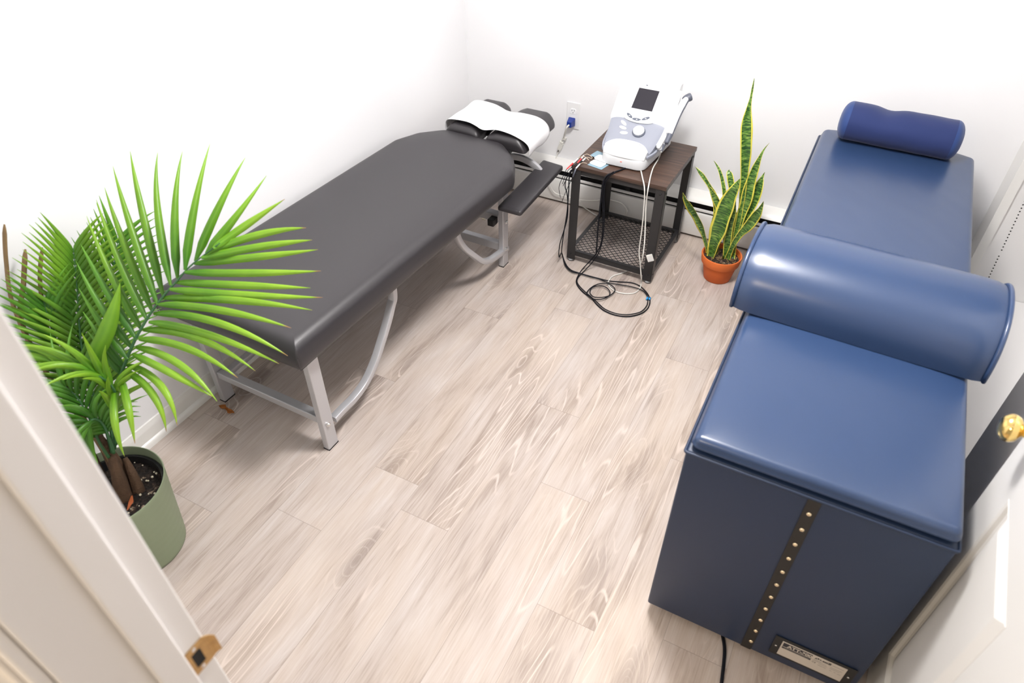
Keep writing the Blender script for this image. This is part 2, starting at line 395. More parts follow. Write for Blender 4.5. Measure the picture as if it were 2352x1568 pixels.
def wood_floor():
    m, nt, b = nodes('plank_floor'); L = nt.links.new
    geo = N(nt, 'ShaderNodeNewGeometry'); sp = N(nt, 'ShaderNodeSeparateXYZ'); L(geo.outputs['Position'], sp.inputs[0])
    def mth(op, a, b_=None, c=None):
        n = N(nt, 'ShaderNodeMath', operation=op)
        for i, v in enumerate((a, b_, c)):
            if v is None: continue
            if isinstance(v, (int, float)): n.inputs[i].default_value = v
            else: L(v, n.inputs[i])
        return n.outputs[0]
    w, ln = .182, 1.22
    xs = mth('DIVIDE', mth('ADD', sp.outputs[0], 10.055), w); row = mth('FLOOR', xs); fx = mth('FRACT', xs)
    wn = N(nt, 'ShaderNodeTexWhiteNoise', noise_dimensions='1D'); L(row, wn.inputs['W'])
    ys = mth('ADD', mth('DIVIDE', mth('ADD', sp.outputs[1], 10), ln), mth('MULTIPLY', wn.outputs[0], 7.3)); col = mth('FLOOR', ys); fy = mth('FRACT', ys)
    cx = N(nt, 'ShaderNodeCombineXYZ'); L(row, cx.inputs[0]); L(col, cx.inputs[1])
    wid = N(nt, 'ShaderNodeTexWhiteNoise', noise_dimensions='2D'); L(cx.outputs[0], wid.inputs[0]); rid = wid.outputs[0]
    def vec(sx, sy, off):
        c = N(nt, 'ShaderNodeCombineXYZ'); L(mth('MULTIPLY', sp.outputs[0], sx), c.inputs[0]); L(mth('MULTIPLY', sp.outputs[1], sy), c.inputs[1]); L(mth('MULTIPLY_ADD', rid, 37., off), c.inputs[2]); return c.outputs[0]
    def noise_(v, sc, det=3, dist=0, rough=.5):
        n = N(nt, 'ShaderNodeTexNoise'); n.inputs['Scale'].default_value = sc; n.inputs['Detail'].default_value = det; n.inputs['Distortion'].default_value = dist; n.inputs['Roughness'].default_value = rough; L(v, n.inputs['Vector']); return n.outputs[0]
    vo = N(nt, 'ShaderNodeTexVoronoi'); vo.inputs['Scale'].default_value = 1; L(vec(4.6, 1.9, 0), vo.inputs['Vector'])
    kd = vo.outputs['Distance']; bump_ = mth('POWER', 2.718, mth('MULTIPLY', kd, -5.5))
    big = mth('ADD', noise_(vec(7.0, .62, 3), 1, 1.2, .2), mth('MULTIPLY', bump_, .30))            # ring field wraps round the knots
    ring = mth('FRACT', mth('MULTIPLY', mth('ADD', big, mth('MULTIPLY', noise_(vec(60, 9, 7), 1, 2), .016)), 22.))
    tri = mth('ABSOLUTE', mth('SUBTRACT', ring, .5))
    fine = noise_(vec(240, 8, 5), 1, 3)
    med = noise_(vec(30, 2.6, 9), 1, 6, .9, .60)
    tone = noise_(vec(7, 2.1, 14), 1, 4, .8)
    wide = noise_(vec(9, .7, 33), 1, 2, .3)
    mask = noise_(vec(7.5, .9, 21), 1, 1.5, .2)
    mk = N(nt, 'ShaderNodeMapRange'); mk.inputs[1].default_value = .55; mk.inputs[2].default_value = .63; L(mask, mk.inputs[0]); mk = mk.outputs[0]
    line = N(nt, 'ShaderNodeMapRange'); line.inputs[1].default_value = .02; line.inputs[2].default_value = .13; line.inputs[3].default_value = 1; line.inputs[4].default_value = 0; L(tri, line.inputs[0])
    km = N(nt, 'ShaderNodeMapRange'); km.inputs[1].default_value = .10; km.inputs[2].default_value = .45; km.inputs[3].default_value = 1; km.inputs[4].default_value = 0; L(kd, km.inputs[0]); km = km.outputs[0]
    pl = mth('MULTIPLY', line.outputs[0], mth('ADD', mth('ADD', mth('MULTIPLY', mk, .62), .04), mth('MULTIPLY', km, .42)))
    base = N(nt, 'ShaderNodeValToRGB'); e = base.color_ramp.elements
    e[0].position = .20; e[0].color = (*srgb(134, 118, 107), 1); e[1].position = .78; e[1].color = (*srgb(203, 195, 191), 1)
    k = e.new(.46); k.color = (*srgb(179, 166, 157), 1)
    v = mth('ADD', mth('MULTIPLY', med, .52), mth('ADD', mth('MULTIPLY', tone, .44), mth('MULTIPLY', fine, .36)))
    v = mth('ADD', v, mth('MULTIPLY', wide, .18))
    v = mth('ADD', v, mth('MULTIPLY', mth('SUBTRACT', rid, .5), .06)); v = mth('SUBTRACT', v, .23)
    v = mth('SUBTRACT', v, mth('MULTIPLY', km, .05))
    v = mth('SUBTRACT', v, mth('MULTIPLY', mk, .085)); v = mth('SUBTRACT', v, mth('MULTIPLY', bump_, .10))
    L(v, base.inputs[0])
    mx = N(nt, 'ShaderNodeMix', data_type='RGBA'); mx.inputs['B'].default_value = (*srgb(214, 201, 193), 1)
    L(base.outputs[0], mx.inputs['A']); L(pl, mx.inputs['Factor'])
    # knots
    kn = N(nt, 'ShaderNodeMapRange'); kn.inputs[1].default_value = .04; kn.inputs[2].default_value = .24; kn.inputs[3].default_value = .62; kn.inputs[4].default_value = 0
    L(mth('ADD', kd, mth('MULTIPLY', mth('SUBTRACT', med, .5), .45)), kn.inputs[0])
    m2 = N(nt, 'ShaderNodeMix', data_type='RGBA'); m2.inputs['B'].default_value = (*srgb(122, 110, 106), 1); L(mx.outputs['Result'], m2.inputs['A']); L(kn.outputs[0], m2.inputs['Factor'])
    # warmer and cooler patches
    hn = N(nt, 'ShaderNodeMapRange'); hn.inputs[1].default_value = .42; hn.inputs[2].default_value = .68; hn.inputs[4].default_value = .22; L(noise_(vec(5, 1.6, 51), 1, 3, .6), hn.inputs[0])
    mh = N(nt, 'ShaderNodeMix', data_type='RGBA'); mh.inputs['B'].default_value = (*srgb(212, 192, 170), 1); L(m2.outputs['Result'], mh.inputs['A']); L(hn.outputs[0], mh.inputs['Factor']); m2 = mh
    # seams
    ex = mth('MINIMUM', fx, mth('SUBTRACT', 1, fx)); ey = mth('MINIMUM', fy, mth('SUBTRACT', 1, fy))
    sx = mth('LESS_THAN', ex, .0055); sy = mth('LESS_THAN', ey, .0009); se = mth('MAXIMUM', sx, sy)
    m3 = N(nt, 'ShaderNodeMix', data_type='RGBA'); m3.inputs['B'].default_value = (*srgb(118, 104, 94), 1); L(m2.outputs['Result'], m3.inputs['A']); L(mth('MULTIPLY', se, .38), m3.inputs['Factor'])
    L(m3.outputs['Result'], b.inputs['Base Color'])
    b.inputs['Roughness'].default_value = .48; sset(b, 'Specular IOR Level', .35)
    bp = N(nt, 'ShaderNodeBump'); bp.inputs['Strength'].default_value = .25; bp.inputs['Distance'].default_value = .0012
    L(mth('SUBTRACT', fine, mth('MULTIPLY', se, 2)), bp.inputs['Height']); L(bp.outputs[0], b.inputs['Normal'])
    return m
M_floor = wood_floor()
def walnut():
    m, nt, b = nodes('dark_walnut_laminate'); L = nt.links.new
    tc = N(nt, 'ShaderNodeTexCoord'); mp = N(nt, 'ShaderNodeVectorMath', operation='MULTIPLY'); mp.inputs[1].default_value = (4, 60, 60); L(tc.outputs['Object'], mp.inputs[0])
    n = N(nt, 'ShaderNodeTexNoise'); n.inputs['Scale'].default_value = 1; n.inputs['Detail'].default_value = 4; n.inputs['Distortion'].default_value = .5; L(mp.outputs[0], n.inputs['Vector'])
    r = N(nt, 'ShaderNodeValToRGB'); e = r.color_ramp.elements; e[0].position = .3; e[1].position = .75
    e[0].color = (*srgb(46, 33, 27), 1); e[1].color = (*srgb(94, 70, 57), 1); L(n.outputs[0], r.inputs[0]); L(r.outputs[0], b.inputs['Base Color'])
    b.inputs['Roughness'].default_value = .42
    return m
M_walnut = walnut()

# ------------------------------------------------------------ measured paths (world metres)
BIG_RACHIS = ((-1.6064,0.6247,0.3937),(-1.5903,0.6635,0.5012),(-1.5819,0.6872,0.5668),(-1.5528,0.7112,0.637),(-1.5258,0.7433,0.7013),(-1.5047,0.7686,0.7466),(-1.4777,0.8013,0.7963),(-1.447,0.8326,0.8426),(-1.4117,0.8632,0.8857),(-1.3733,0.8979,0.9314),(-1.3318,0.9246,0.9673),(-1.3014,0.9499,0.9924))
BIG_RIGHT = (((-1.3118,0.9351,0.9827),(-1.2763,1.0125,1.0126),(-1.1926,1.0863,1.0744)),((-1.3318,0.9246,0.9673),(-1.2409,1.0149,0.9963),(-1.1248,1.0696,1.0209)),((-1.3391,0.9129,0.9592),(-1.2227,1.0035,0.975),(-1.1031,1.0598,0.9977)),((-1.3669,0.9068,0.9372),(-1.2245,0.9834,0.9554),(-1.0846,1.0535,0.979)),((-1.3806,0.8836,0.9207),(-1.222,0.9551,0.9251),(-1.0635,1.0278,0.9379)),((-1.4104,0.8679,0.8899),(-1.232,0.9275,0.9021),(-1.0755,0.9933,0.9044)),((-1.4178,0.8511,0.8765),(-1.2248,0.9137,0.8841),(-1.0439,0.9956,0.8844)),((-1.4441,0.8391,0.8477),(-1.2349,0.898,0.8735),(-1.06,0.9679,0.858)),((-1.4479,0.8247,0.835),(-1.261,0.866,0.8546),(-1.0958,0.9209,0.8213)),((-1.4681,0.8146,0.8048),(-1.2615,0.8434,0.8316),(-1.0861,0.8795,0.765)),((-1.4726,0.7964,0.7886),(-1.2952,0.8314,0.789),(-1.1035,0.8612,0.7459)),((-1.4957,0.7859,0.7595),(-1.319,0.8144,0.7794),(-1.1548,0.8266,0.727)),((-1.4985,0.7667,0.7414),(-1.3383,0.7883,0.7581),(-1.1936,0.7997,0.7084)),((-1.516,0.7594,0.7127),(-1.3486,0.7569,0.7266),(-1.2283,0.7443,0.6574)),((-1.5189,0.7451,0.6996),(-1.364,0.7351,0.7077),(-1.2469,0.7499,0.6593)),((-1.5481,0.7326,0.6565),(-1.3784,0.7064,0.6811),(-1.314,0.669,0.5974)),((-1.5501,0.7212,0.6458),(-1.3916,0.6848,0.6611),(-1.3418,0.6508,0.5777)),((-1.552,0.7046,0.6299),(-1.4421,0.6404,0.6377),(-1.4131,0.5995,0.5462)),((-1.5561,0.6922,0.6193),(-1.4653,0.6061,0.61),(-1.4362,0.571,0.5115)))
BIG_LEFT = (((-1.3318,0.9246,0.9673),(-1.3021,1.0151,1.029),(-1.2941,1.138,1.0895)),((-1.3657,0.9115,0.9413),(-1.3524,1.0216,1.0491),(-1.3602,1.1428,1.1213)),((-1.3813,0.8873,0.9248),(-1.4145,0.998,1.0446),(-1.4553,1.1254,1.1457)),((-1.4072,0.8761,0.8966),(-1.4632,0.9733,1.0318),(-1.5165,1.0852,1.1289)),((-1.4179,0.8583,0.884),(-1.5097,0.9578,1.0273),(-1.5768,1.0571,1.1239)),((-1.4424,0.8432,0.8511),(-1.5536,0.9435,1.0228),(-1.6455,1.0295,1.124)),((-1.4486,0.8236,0.8342),(-1.5725,0.9094,0.9846),(-1.6788,0.9895,1.0925)),((-1.4715,0.8162,0.8082),(-1.5815,0.88,0.9461),(-1.6861,0.9503,1.0481)),((-1.477,0.7975,0.792),(-1.594,0.8568,0.9158),(-1.7006,0.9247,1.0214)),((-1.4977,0.7849,0.7595),(-1.6031,0.8268,0.8767),(-1.7148,0.8907,0.986)),((-1.5022,0.764,0.7406),(-1.6156,0.8031,0.8458),(-1.7119,0.8435,0.928)),((-1.5221,0.7537,0.71),(-1.6196,0.7751,0.806),(-1.7132,0.8141,0.8904)),((-1.5246,0.7311,0.6883),(-1.6134,0.7521,0.766),(-1.6923,0.779,0.8353)),((-1.5505,0.7245,0.6494),(-1.602,0.7315,0.7256),(-1.6678,0.7498,0.7843)),((-1.5517,0.7117,0.637),(-1.5977,0.7197,0.698),(-1.6466,0.7271,0.7417)))
FRONDS = (((-1.6071,0.6151,0.3843),(-1.6544,0.6565,0.467),(-1.7001,0.69,0.556),(-1.7304,0.7299,0.6435),(-1.7502,0.7738,0.7295),(-1.752,0.8077,0.8108),(-1.7606,0.8447,0.899)),((-1.6227,0.631,0.3782),(-1.6798,0.6943,0.4734),(-1.7277,0.7634,0.5848),(-1.7479,0.8367,0.6858),(-1.7531,0.9076,0.7764),(-1.7606,0.972,0.8616)),((-1.5896,0.6278,0.4185),(-1.5498,0.6503,0.5426),(-1.5235,0.6641,0.6343),(-1.5208,0.6446,0.7044),(-1.5463,0.6163,0.7501),(-1.588,0.5845,0.7701),(-1.6217,0.5485,0.7664)),((-1.604,0.6002,0.3827),(-1.6132,0.6023,0.4507),(-1.6275,0.6167,0.5187),(-1.651,0.6249,0.5854),(-1.6801,0.6197,0.6261)),((-1.5865,0.6112,0.3998),(-1.583,0.6221,0.5007),(-1.579,0.6093,0.5466),(-1.5866,0.5865,0.5425),(-1.5946,0.5565,0.5161),(-1.5991,0.5314,0.4775)),((-1.6284,0.6094,0.3592),(-1.6802,0.6523,0.4763),(-1.7422,0.6789,0.5975),(-1.7714,0.7014,0.7123),(-1.7789,0.7229,0.7994)))
FROND_LEN = (0.185,0.17,0.15,0.2,0.11,0.18)
STALKS = (((-1.8909,0.7755,0.9736),(-1.8886,0.7336,0.8837),(-1.8675,0.6862,0.7782),(-1.7968,0.6436,0.6361),(-1.6683,0.6158,0.4632),(-1.6165,0.599,0.3575)),((-1.8838,0.7885,0.8915),(-1.8603,0.7332,0.8225),(-1.8522,0.677,0.7301),(-1.7832,0.6405,0.5952),(-1.6445,0.61,0.4447),(-1.6109,0.6019,0.3575)),((-1.8645,0.821,0.8841),(-1.8599,0.7699,0.7988),(-1.8198,0.7108,0.6865),(-1.7417,0.6502,0.5374),(-1.6109,0.6019,0.3575)))
BROAD = ((-1.5894,0.6583,0.6938),(-1.5615,0.7328,0.7706),(-1.5688,0.8223,0.866))
SNAKE = (((-0.3255,2.8511,0.1127,0.025),(-0.3361,2.852,0.2472,0.0218),(-0.3392,2.8539,0.3334,0.0214),(-0.3451,2.8555,0.4021,0.0236),(-0.3579,2.8562,0.5013,0.0305),(-0.3718,2.8567,0.5964,0.0406),(-0.389,2.8567,0.6873,0.0493),(-0.4026,2.8573,0.7634,0.0381),(-0.4066,2.8591,0.8151,0.0194),(-0.4074,2.8613,0.849,0.0091),(-0.4094,2.8634,0.8878,0.0079),(-0.4119,2.8654,0.9259,0.0017)),((-0.4176,2.8253,0.1073,0.0318),(-0.4138,2.8172,0.1949,0.0532),(-0.4053,2.8098,0.2766,0.07),(-0.3975,2.8022,0.373,0.0722),(-0.3867,2.7951,0.4489,0.0549),(-0.3759,2.7879,0.4923,0.0398),(-0.3641,2.7809,0.5428,0.0018)),((-0.4336,2.8277,0.1207,0.0172),(-0.4422,2.8223,0.1565,0.0171),(-0.4708,2.8142,0.2292,0.0259),(-0.509,2.8049,0.3016,0.0384),(-0.5523,2.7949,0.3603,0.0342),(-0.5789,2.7871,0.3964,0.0189),(-0.59,2.7814,0.4188,0.0019)),((-0.4082,2.8447,0.146,0.0171),(-0.4343,2.8486,0.2733,0.0219),(-0.4446,2.8546,0.3406,0.0255),(-0.4646,2.8593,0.3973,0.024),(-0.4955,2.8626,0.437,0.0189),(-0.5321,2.8651,0.4753,0.0188),(-0.5555,2.8693,0.4917,0.0125),(-0.5753,2.8741,0.5054,0.0019)),((-0.4017,2.8395,0.1432,0.0158),(-0.4166,2.841,0.2601,0.0219),(-0.4274,2.843,0.344,0.0292),(-0.4521,2.8431,0.3944,0.0314),(-0.4774,2.8432,0.4264,0.0213),(-0.4936,2.8445,0.4426,0.0031)),((-0.3639,2.8521,0.1629,0.0157),(-0.4,2.8593,0.3139,0.0179),(-0.4276,2.8677,0.4167,0.0176),(-0.4519,2.8765,0.4757,0.0149),(-0.4755,2.8853,0.5136,0.0099),(-0.5052,2.8934,0.5421,0.0019)),((-0.3516,2.8522,0.151,0.017),(-0.3696,2.8584,0.3227,0.0228),(-0.3874,2.8646,0.4145,0.0262),(-0.4064,2.8707,0.4622,0.0273),(-0.4226,2.8771,0.4995,0.0259),(-0.4312,2.8845,0.5109,0.016),(-0.4333,2.8928,0.5168,0.0025)),((-0.3405,2.8491,0.1171,0.0224),(-0.3362,2.8529,0.2467,0.0321),(-0.3336,2.8564,0.3336,0.0416),(-0.3282,2.8604,0.4041,0.0484),(-0.3286,2.8635,0.4849,0.0464),(-0.3249,2.8672,0.5572,0.0325),(-0.3182,2.8713,0.6087,0.0155),(-0.3094,2.8757,0.6468,0.0059),(-0.296,2.8807,0.6757,0.0012)),((-0.3428,2.8563,0.1513,0.0223),(-0.3333,2.8674,0.2619,0.0282),(-0.3154,2.8796,0.3265,0.0355),(-0.3022,2.8911,0.3813,0.0451),(-0.2965,2.9017,0.4405,0.0434),(-0.2939,2.9118,0.4774,0.032),(-0.2925,2.9218,0.5035,0.0123),(-0.2899,2.9319,0.5216,0.0018)),((-0.3445,2.8365,0.1037,0.0277),(-0.3344,2.8307,0.188,0.022),(-0.3158,2.826,0.2564,0.0292),(-0.2877,2.8225,0.3176,0.0462),(-0.2669,2.8181,0.379,0.0405),(-0.2562,2.8124,0.4162,0.0207),(-0.2516,2.8059,0.4535,0.0018)),((-0.3517,2.8385,0.1041,0.0264),(-0.361,2.8309,0.2066,0.031),(-0.3643,2.824,0.2988,0.0253),(-0.3613,2.818,0.3605,0.0187),(-0.3641,2.8112,0.4193,0.0025)),((-0.3567,2.8424,0.1396,0.0144),(-0.3729,2.8403,0.2053,0.0169),(-0.3889,2.8382,0.2546,0.0116),(-0.3903,2.838,0.284,0.0019)),((-0.4315,2.8325,0.1693,0.0171),(-0.4432,2.831,0.243,0.0155),(-0.4448,2.8308,0.302,0.0089),(-0.4465,2.8306,0.3272,0.0019)),((-0.399,2.8338,0.1238,0.0106),(-0.3961,2.8285,0.1899,0.013),(-0.3933,2.8231,0.2317,0.0077),(-0.3925,2.8175,0.2575,0.0013)),((-0.3545,2.8382,0.0955,0.0079),(-0.3603,2.8245,0.1217,0.0092),(-0.3624,2.8114,0.1421,0.0033)))
CORD_A = ((-1.0423,2.6,0.5149),(-1.0603,2.6,0.4687),(-1.06,2.6,0.3934),(-1.062,2.6,0.281),(-1.073,2.6,0.1604),(-1.0774,2.6,0.0733),(-1.0908,2.6516,0.004),(-1.0455,2.5923,0.004),(-1.0061,2.563,0.004),(-0.96,2.5591,0.004),(-0.911,2.5592,0.004),(-0.8633,2.5612,0.004),(-0.8142,2.5651,0.004),(-0.7654,2.5819,0.004),(-0.7149,2.6002,0.004),(-0.6735,2.595,0.004),(-0.6351,2.5689,0.004),(-0.6082,2.5398,0.004),(-0.5896,2.503,0.004),(-0.5821,2.4571,0.004),(-0.59,2.4123,0.004),(-0.6144,2.3755,0.004),(-0.6471,2.3497,0.004),(-0.6963,2.3368,0.004),(-0.7515,2.3443,0.004),(-0.7992,2.3728,0.004),(-0.8364,2.4037,0.004),(-0.8789,2.4222,0.004),(-0.919,2.4515,0.004),(-0.9466,2.486,0.004),(-0.958,2.5301,0.004),(-0.9617,2.5933,0.004),(-0.9285,2.615,0.0582),(-0.9001,2.615,0.1163),(-0.8865,2.615,0.1828),(-0.8908,2.615,0.2973),(-0.9029,2.615,0.4045),(-0.9028,2.615,0.4685),(-0.8899,2.615,0.5029),(-0.8628,2.615,0.532))
CORD_B = ((-1.0479,2.585,0.51),(-1.0681,2.585,0.4632),(-1.0722,2.585,0.4237),(-1.0589,2.585,0.3791),(-1.0524,2.585,0.2685),(-1.0821,2.585,0.1176),(-1.0828,2.585,0.0429),(-1.1051,2.6706,0.009),(-1.0453,2.5795,0.009),(-0.9955,2.5442,0.009),(-0.9509,2.5489,0.009),(-0.9013,2.5472,0.009),(-0.8595,2.5508,0.009),(-0.8136,2.5432,0.009),(-0.767,2.5519,0.009),(-0.6974,2.5639,0.009),(-0.647,2.5595,0.009),(-0.6172,2.5362,0.009),(-0.5991,2.499,0.009),(-0.5912,2.4575,0.009),(-0.5988,2.4087,0.009),(-0.6243,2.3753,0.009),(-0.6558,2.3529,0.009),(-0.6989,2.3424,0.009),(-0.7496,2.3503,0.009),(-0.7973,2.379,0.009),(-0.8302,2.3996,0.009),(-0.8762,2.4269,0.009),(-0.9156,2.4544,0.009),(-0.9426,2.4849,0.009),(-0.9513,2.5257,0.009),(-0.9447,2.5894,0.009),(-0.9171,2.61,0.0548),(-0.8916,2.61,0.117),(-0.8796,2.61,0.1995),(-0.8829,2.61,0.3021),(-0.8952,2.61,0.409),(-0.8947,2.61,0.4686),(-0.8819,2.61,0.503),(-0.8549,2.61,0.532))
COIL = ((-0.827,2.3911,0.013),(-0.8589,2.4085,0.013),(-0.8672,2.4343,0.013),(-0.8588,2.4802,0.013),(-0.8355,2.5153,0.013),(-0.8013,2.53,0.013),(-0.7672,2.5125,0.013),(-0.7564,2.4877,0.013),(-0.7647,2.449,0.013),(-0.7898,2.4198,0.013),(-0.8229,2.4051,0.013),(-0.8446,2.4159,0.013),(-0.8565,2.4355,0.013),(-0.8591,2.469,0.013),(-0.8389,2.4927,0.013),(-0.8071,2.5005,0.013),(-0.7758,2.4776,0.013),(-0.7674,2.4434,0.013),(-0.7853,2.4086,0.013),(-0.8118,2.3898,0.013),(-0.8297,2.3918,0.013))
WHITE_CABLE = ((-0.7,2.7668,0.6294),(-0.7406,2.8521,0.515),(-0.7314,2.7463,0.516),(-0.6964,2.59,0.5211),(-0.6954,2.59,0.4285),(-0.6852,2.59,0.3235),(-0.6723,2.57,0.249),(-0.6724,2.57,0.1563),(-0.738,2.7769,0.004),(-0.7537,2.7066,0.004),(-0.7804,2.6551,0.004),(-0.8097,2.6121,0.004),(-0.8147,2.5729,0.004),(-0.8076,2.5406,0.004),(-0.7818,2.5142,0.004),(-0.7471,2.5009,0.004),(-0.7057,2.5082,0.004),(-0.6747,2.53,0.004),(-0.6643,2.569,0.004),(-0.6676,2.6003,0.004),(-0.6829,2.6508,0.004),(-0.67,2.6,0.0416),(-0.6882,2.6,0.1332),(-0.6995,2.6,0.1888),(-0.7014,2.6,0.3135),(-0.7083,2.6,0.4411),(-0.7163,2.6,0.5012),(-0.7409,2.6424,0.516),(-0.7667,2.7008,0.5117),(-0.7882,2.7447,0.5117))
WALL_CORD = ((-1.2996,3.155,0.4502),(-1.3166,3.165,0.4149),(-1.3383,3.18,0.376),(-1.3556,3.185,0.3293),(-1.3687,3.185,0.2897),(-1.3816,3.18,0.234),(-1.3889,3.15,0.1872),(-1.3822,3.105,0.158),(-1.376,3.095,0.1202),(-1.3423,3.1,0.0712),(-1.2645,3.1,0.0674),(-1.2032,3.1,0.0674),(-1.1309,3.1,0.0784),(-1.0372,3.1,0.1081),(-0.9642,3.1,0.1067),(-0.9319,3.1,0.0766),(-0.936,3.1,0.0495))
WALL_CORD2 = ((-1.203,3.1,0.0649),(-1.1727,3.1,0.0332),(-1.132,3.1041,0.01),(-1.0866,3.0931,0.004),(-1.0544,3.1253,0.004))
BRACE_NEAR = ((1.1974,0.1019),(1.2476,0.1043),(1.3167,0.1045),(1.39,0.1237),(1.4547,0.1702),(1.5123,0.2338),(1.5607,0.2934),(1.593,0.3431),(1.6099,0.3723))
BRACE_FAR = ((2.4894,0.0812),(2.4188,0.0877),(2.3257,0.1064),(2.2541,0.1447),(2.1807,0.2189),(2.119,0.2866),(2.0808,0.3413),(2.0606,0.3846),(2.0484,0.4328))
# ============================================================ room shell
XL, XR, YB, YF, ZC = -1.925, .60, 3.20, .197, 2.44
def wallbox(name, *a, m=M_wall, bev=0, **k):
    bm = bmesh.new(); box(bm, *a, bev=bev); o = link(name, bm, m); o['kind'] = 'structure'; return o
wallbox('floor', XL-.1, 1.3, -1.6, YB+.1, -.06, 0, m=M_floor)
wallbox('ceiling', XL-.1, 1.3, -1.6, YB+.1, ZC, ZC+.06, m=M_ceil)
wallbox('wall_left', XL-.1, XL, YF, YB+.1, 0, ZC)
wallbox('wall_back', XL, 1.3, YB, YB+.1, 0, ZC)
wallbox('wall_right_near', XR, XR+.034, YF, 1.83, 0, ZC)
bm = bmesh.new(); box(bm, XR, XR+.034, 3.045, YB, 0, ZC); box(bm, XR, XR+.034, 1.83, 3.045, 2.15, ZC); box(bm, XR, XR+.034, 1.83, 3.045, 0, .10)
o = link('wall_right_far', bm, M_trim); o['kind'] = 'structure'
wallbox('wall_front_left', XL-.1, -.625, .065, YF, 0, ZC)
bm = bmesh.new(); box(bm, .50, XR+.034, .065, YF, 0, ZC); box(bm, -.625, .50, .065, YF, 2.10, ZC)
o = link('wall_front_right', bm, M_wall); o['kind'] = 'structure'
wallbox('wall_hall_left', -1.75, -1.70, -1.6, .065, 0, ZC, m=mat('hall_paint', (.62, .58, .50), .8))
wallbox('wall_hall_right', 1.2, 1.25, -1.6, .065, 0, ZC, m=bpy.data.materials['hall_paint'])

# door frame (jamb with stop) and the casings on both sides
fr = thing('trim_1', (-.6, .13, 0), None, None); fr['kind'] = 'structure'
bm = bmesh.new(); box(bm, -.628, -.600, .063, .212, 0, 2.08, .003)
link('jamb', bm, M_jamb, fr)
bm = bmesh.new(); box(bm, -.600, -.5885, .136, .1765, 0, 2.08, .0035, 3); link('door_stop', bm, M_jamb, fr)
bm = bmesh.new(); box(bm, .478, .506, .063, .197, 0, 2.08, .003); link('jamb', bm, M_jamb, fr)
bm = bmesh.new(); box(bm, -.628, .506, .063, .197, 2.05, 2.08, .003); link('head_jamb', bm, M_jamb, fr)
bm = bmesh.new()
box(bm, -.690, -.628, .1972, .212, 0, 2.14, .003)
link('room_casing', bm, M_trim, fr)
bm = bmesh.new(); box(bm, -.690, -.606, .046, .0628, 0, 2.14, .005, 3); box(bm, -.690, -.625, .040, .046, 0, 2.14, .002)
link('hall_casing', bm, M_jamb, fr)
# strike plate with curled lip
bm = bmesh.new()
path = [(-.5992, .174), (-.5992, .196), (-.5992, .208), (-.5985, .2135), (-.5955, .2185), (-.5915, .222)]
z0, z1 = .915, .975
rows = []
for i, (x, y) in enumerate(path):
    k = max(0, (i-2)/3); g = .010*k
    rows.append([bm.verts.new((x, y, z0+g)), bm.verts.new((x, y, z1-g)), bm.verts.new((x+.0016, y, z1-g)), bm.verts.new((x+.0016, y, z0+g))])
for A, B in zip(rows, rows[1:]):
    for j in range(4): bm.faces.new((A[j], A[(j+1) % 4], B[(j+1) % 4], B[j]))
bm.faces.new(rows[0]); bm.faces.new(rows[-1][::-1])
sp_ = link('strike_plate', bm, M_brass2, fr)
bm = bmesh.new(); box(bm, -.5990, -.5970, .184, .200, .928, .962, .0015); link('latch_hole', bm, M_slot, sp_)
bm = bmesh.new()
for zz in (.921, .969): lathe(bm, [(.0035, 0), (.003, .0008), (0.0005, .001)], (-.5976, .192, zz), 10, 'x')
link('screw', bm, M_zinc, sp_)

# left baseboard
def board(name, prof, y0, y1):
    bm = bmesh.new(); A = [bm.verts.new((XL+a, y0, b)) for a, b in prof]; B = [bm.verts.new((XL+a, y1, b)) for a, b in prof]
    n = len(prof)
    for i in range(n): bm.faces.new((A[i], B[i], B[(i+1) % n], A[(i+1) % n]))
    bm.faces.new(A); bm.faces.new(B[::-1]); bmesh.ops.recalc_face_normals(bm, faces=bm.faces)
    o = link(name, bm, M_trim); autosmooth(o, 40); o['kind'] = 'structure'; return o
board('baseboard_left', [(0, 0), (.022, 0), (.022, .014), (.018, .022), (.011, .026), (.010, .064), (.010, .074), (.006, .082), (.005, .090), (0, .092)], .212, 3.12)

# ---- white panelled door, open against the right wall
D0, D1 = Vector((.483, 1.28, 0)), Vector((.447, .335, 0))
dd = (D1-D0).normalized(); dn = Vector((-dd.y, dd.x, 0)); dn = -dn if dn.x > 0 else dn   # dn: towards the room (-x)
DW = (D1-D0).length
def DT(co): return D0+dd*co.x-dn*.035+dn*co.y+Vector((0, 0, co.z))      # local: x along leaf, y thickness 0..035, z up
door = thing('door_1', D1, None, None); door['kind'] = 'structure'
bm = bmesh.new()
cols = [(.0, .125), (.42, .53), (.825, DW)]
rows_ = [(.012, .185), (.83, 1.06), (1.56, 1.66), (1.88, 2.03)]
pan = [(cols[i][1], cols[i+1][0], rows_[j][1], rows_[j+1][0]) for i in range(2) for j in range(3)]
for a, b_ in cols: box(bm, a, b_, 0, .035, .012, 2.03, T=DT)
for a, b_ in rows_:
    for i in range(2): box(bm, cols[i][1], cols[i+1][0], 0, .035, a, b_, T=DT)
link('door_slab', bm, M_door, door)
for a, b_, c, d in pan:
    bm = bmesh.new(); rings = []
    for ins, h in ((0, .0352), (.003, .0365), (.008, .0335), (.012, .027), (.017, .024), (.019, .024), (.047, .0338), (.050, .0345)):
        rings.append([bm.verts.new(DT(Vector(p))) for p in ((a+ins, h, c+ins), (b_-ins, h, c+ins), (b_-ins, h, d-ins), (a+ins, h, d-ins))])
    for A, B in zip(rings, rings[1:]):
        for k in range(4): bm.faces.new((A[k], A[(k+1) % 4], B[(k+1) % 4], B[k]))
    bm.faces.new(rings[-1]); bmesh.ops.recalc_face_normals(bm, faces=bm.faces)
    link('raised_panel', bm, M_door, door)
kc = DT(Vector((.064, .035, .945)))
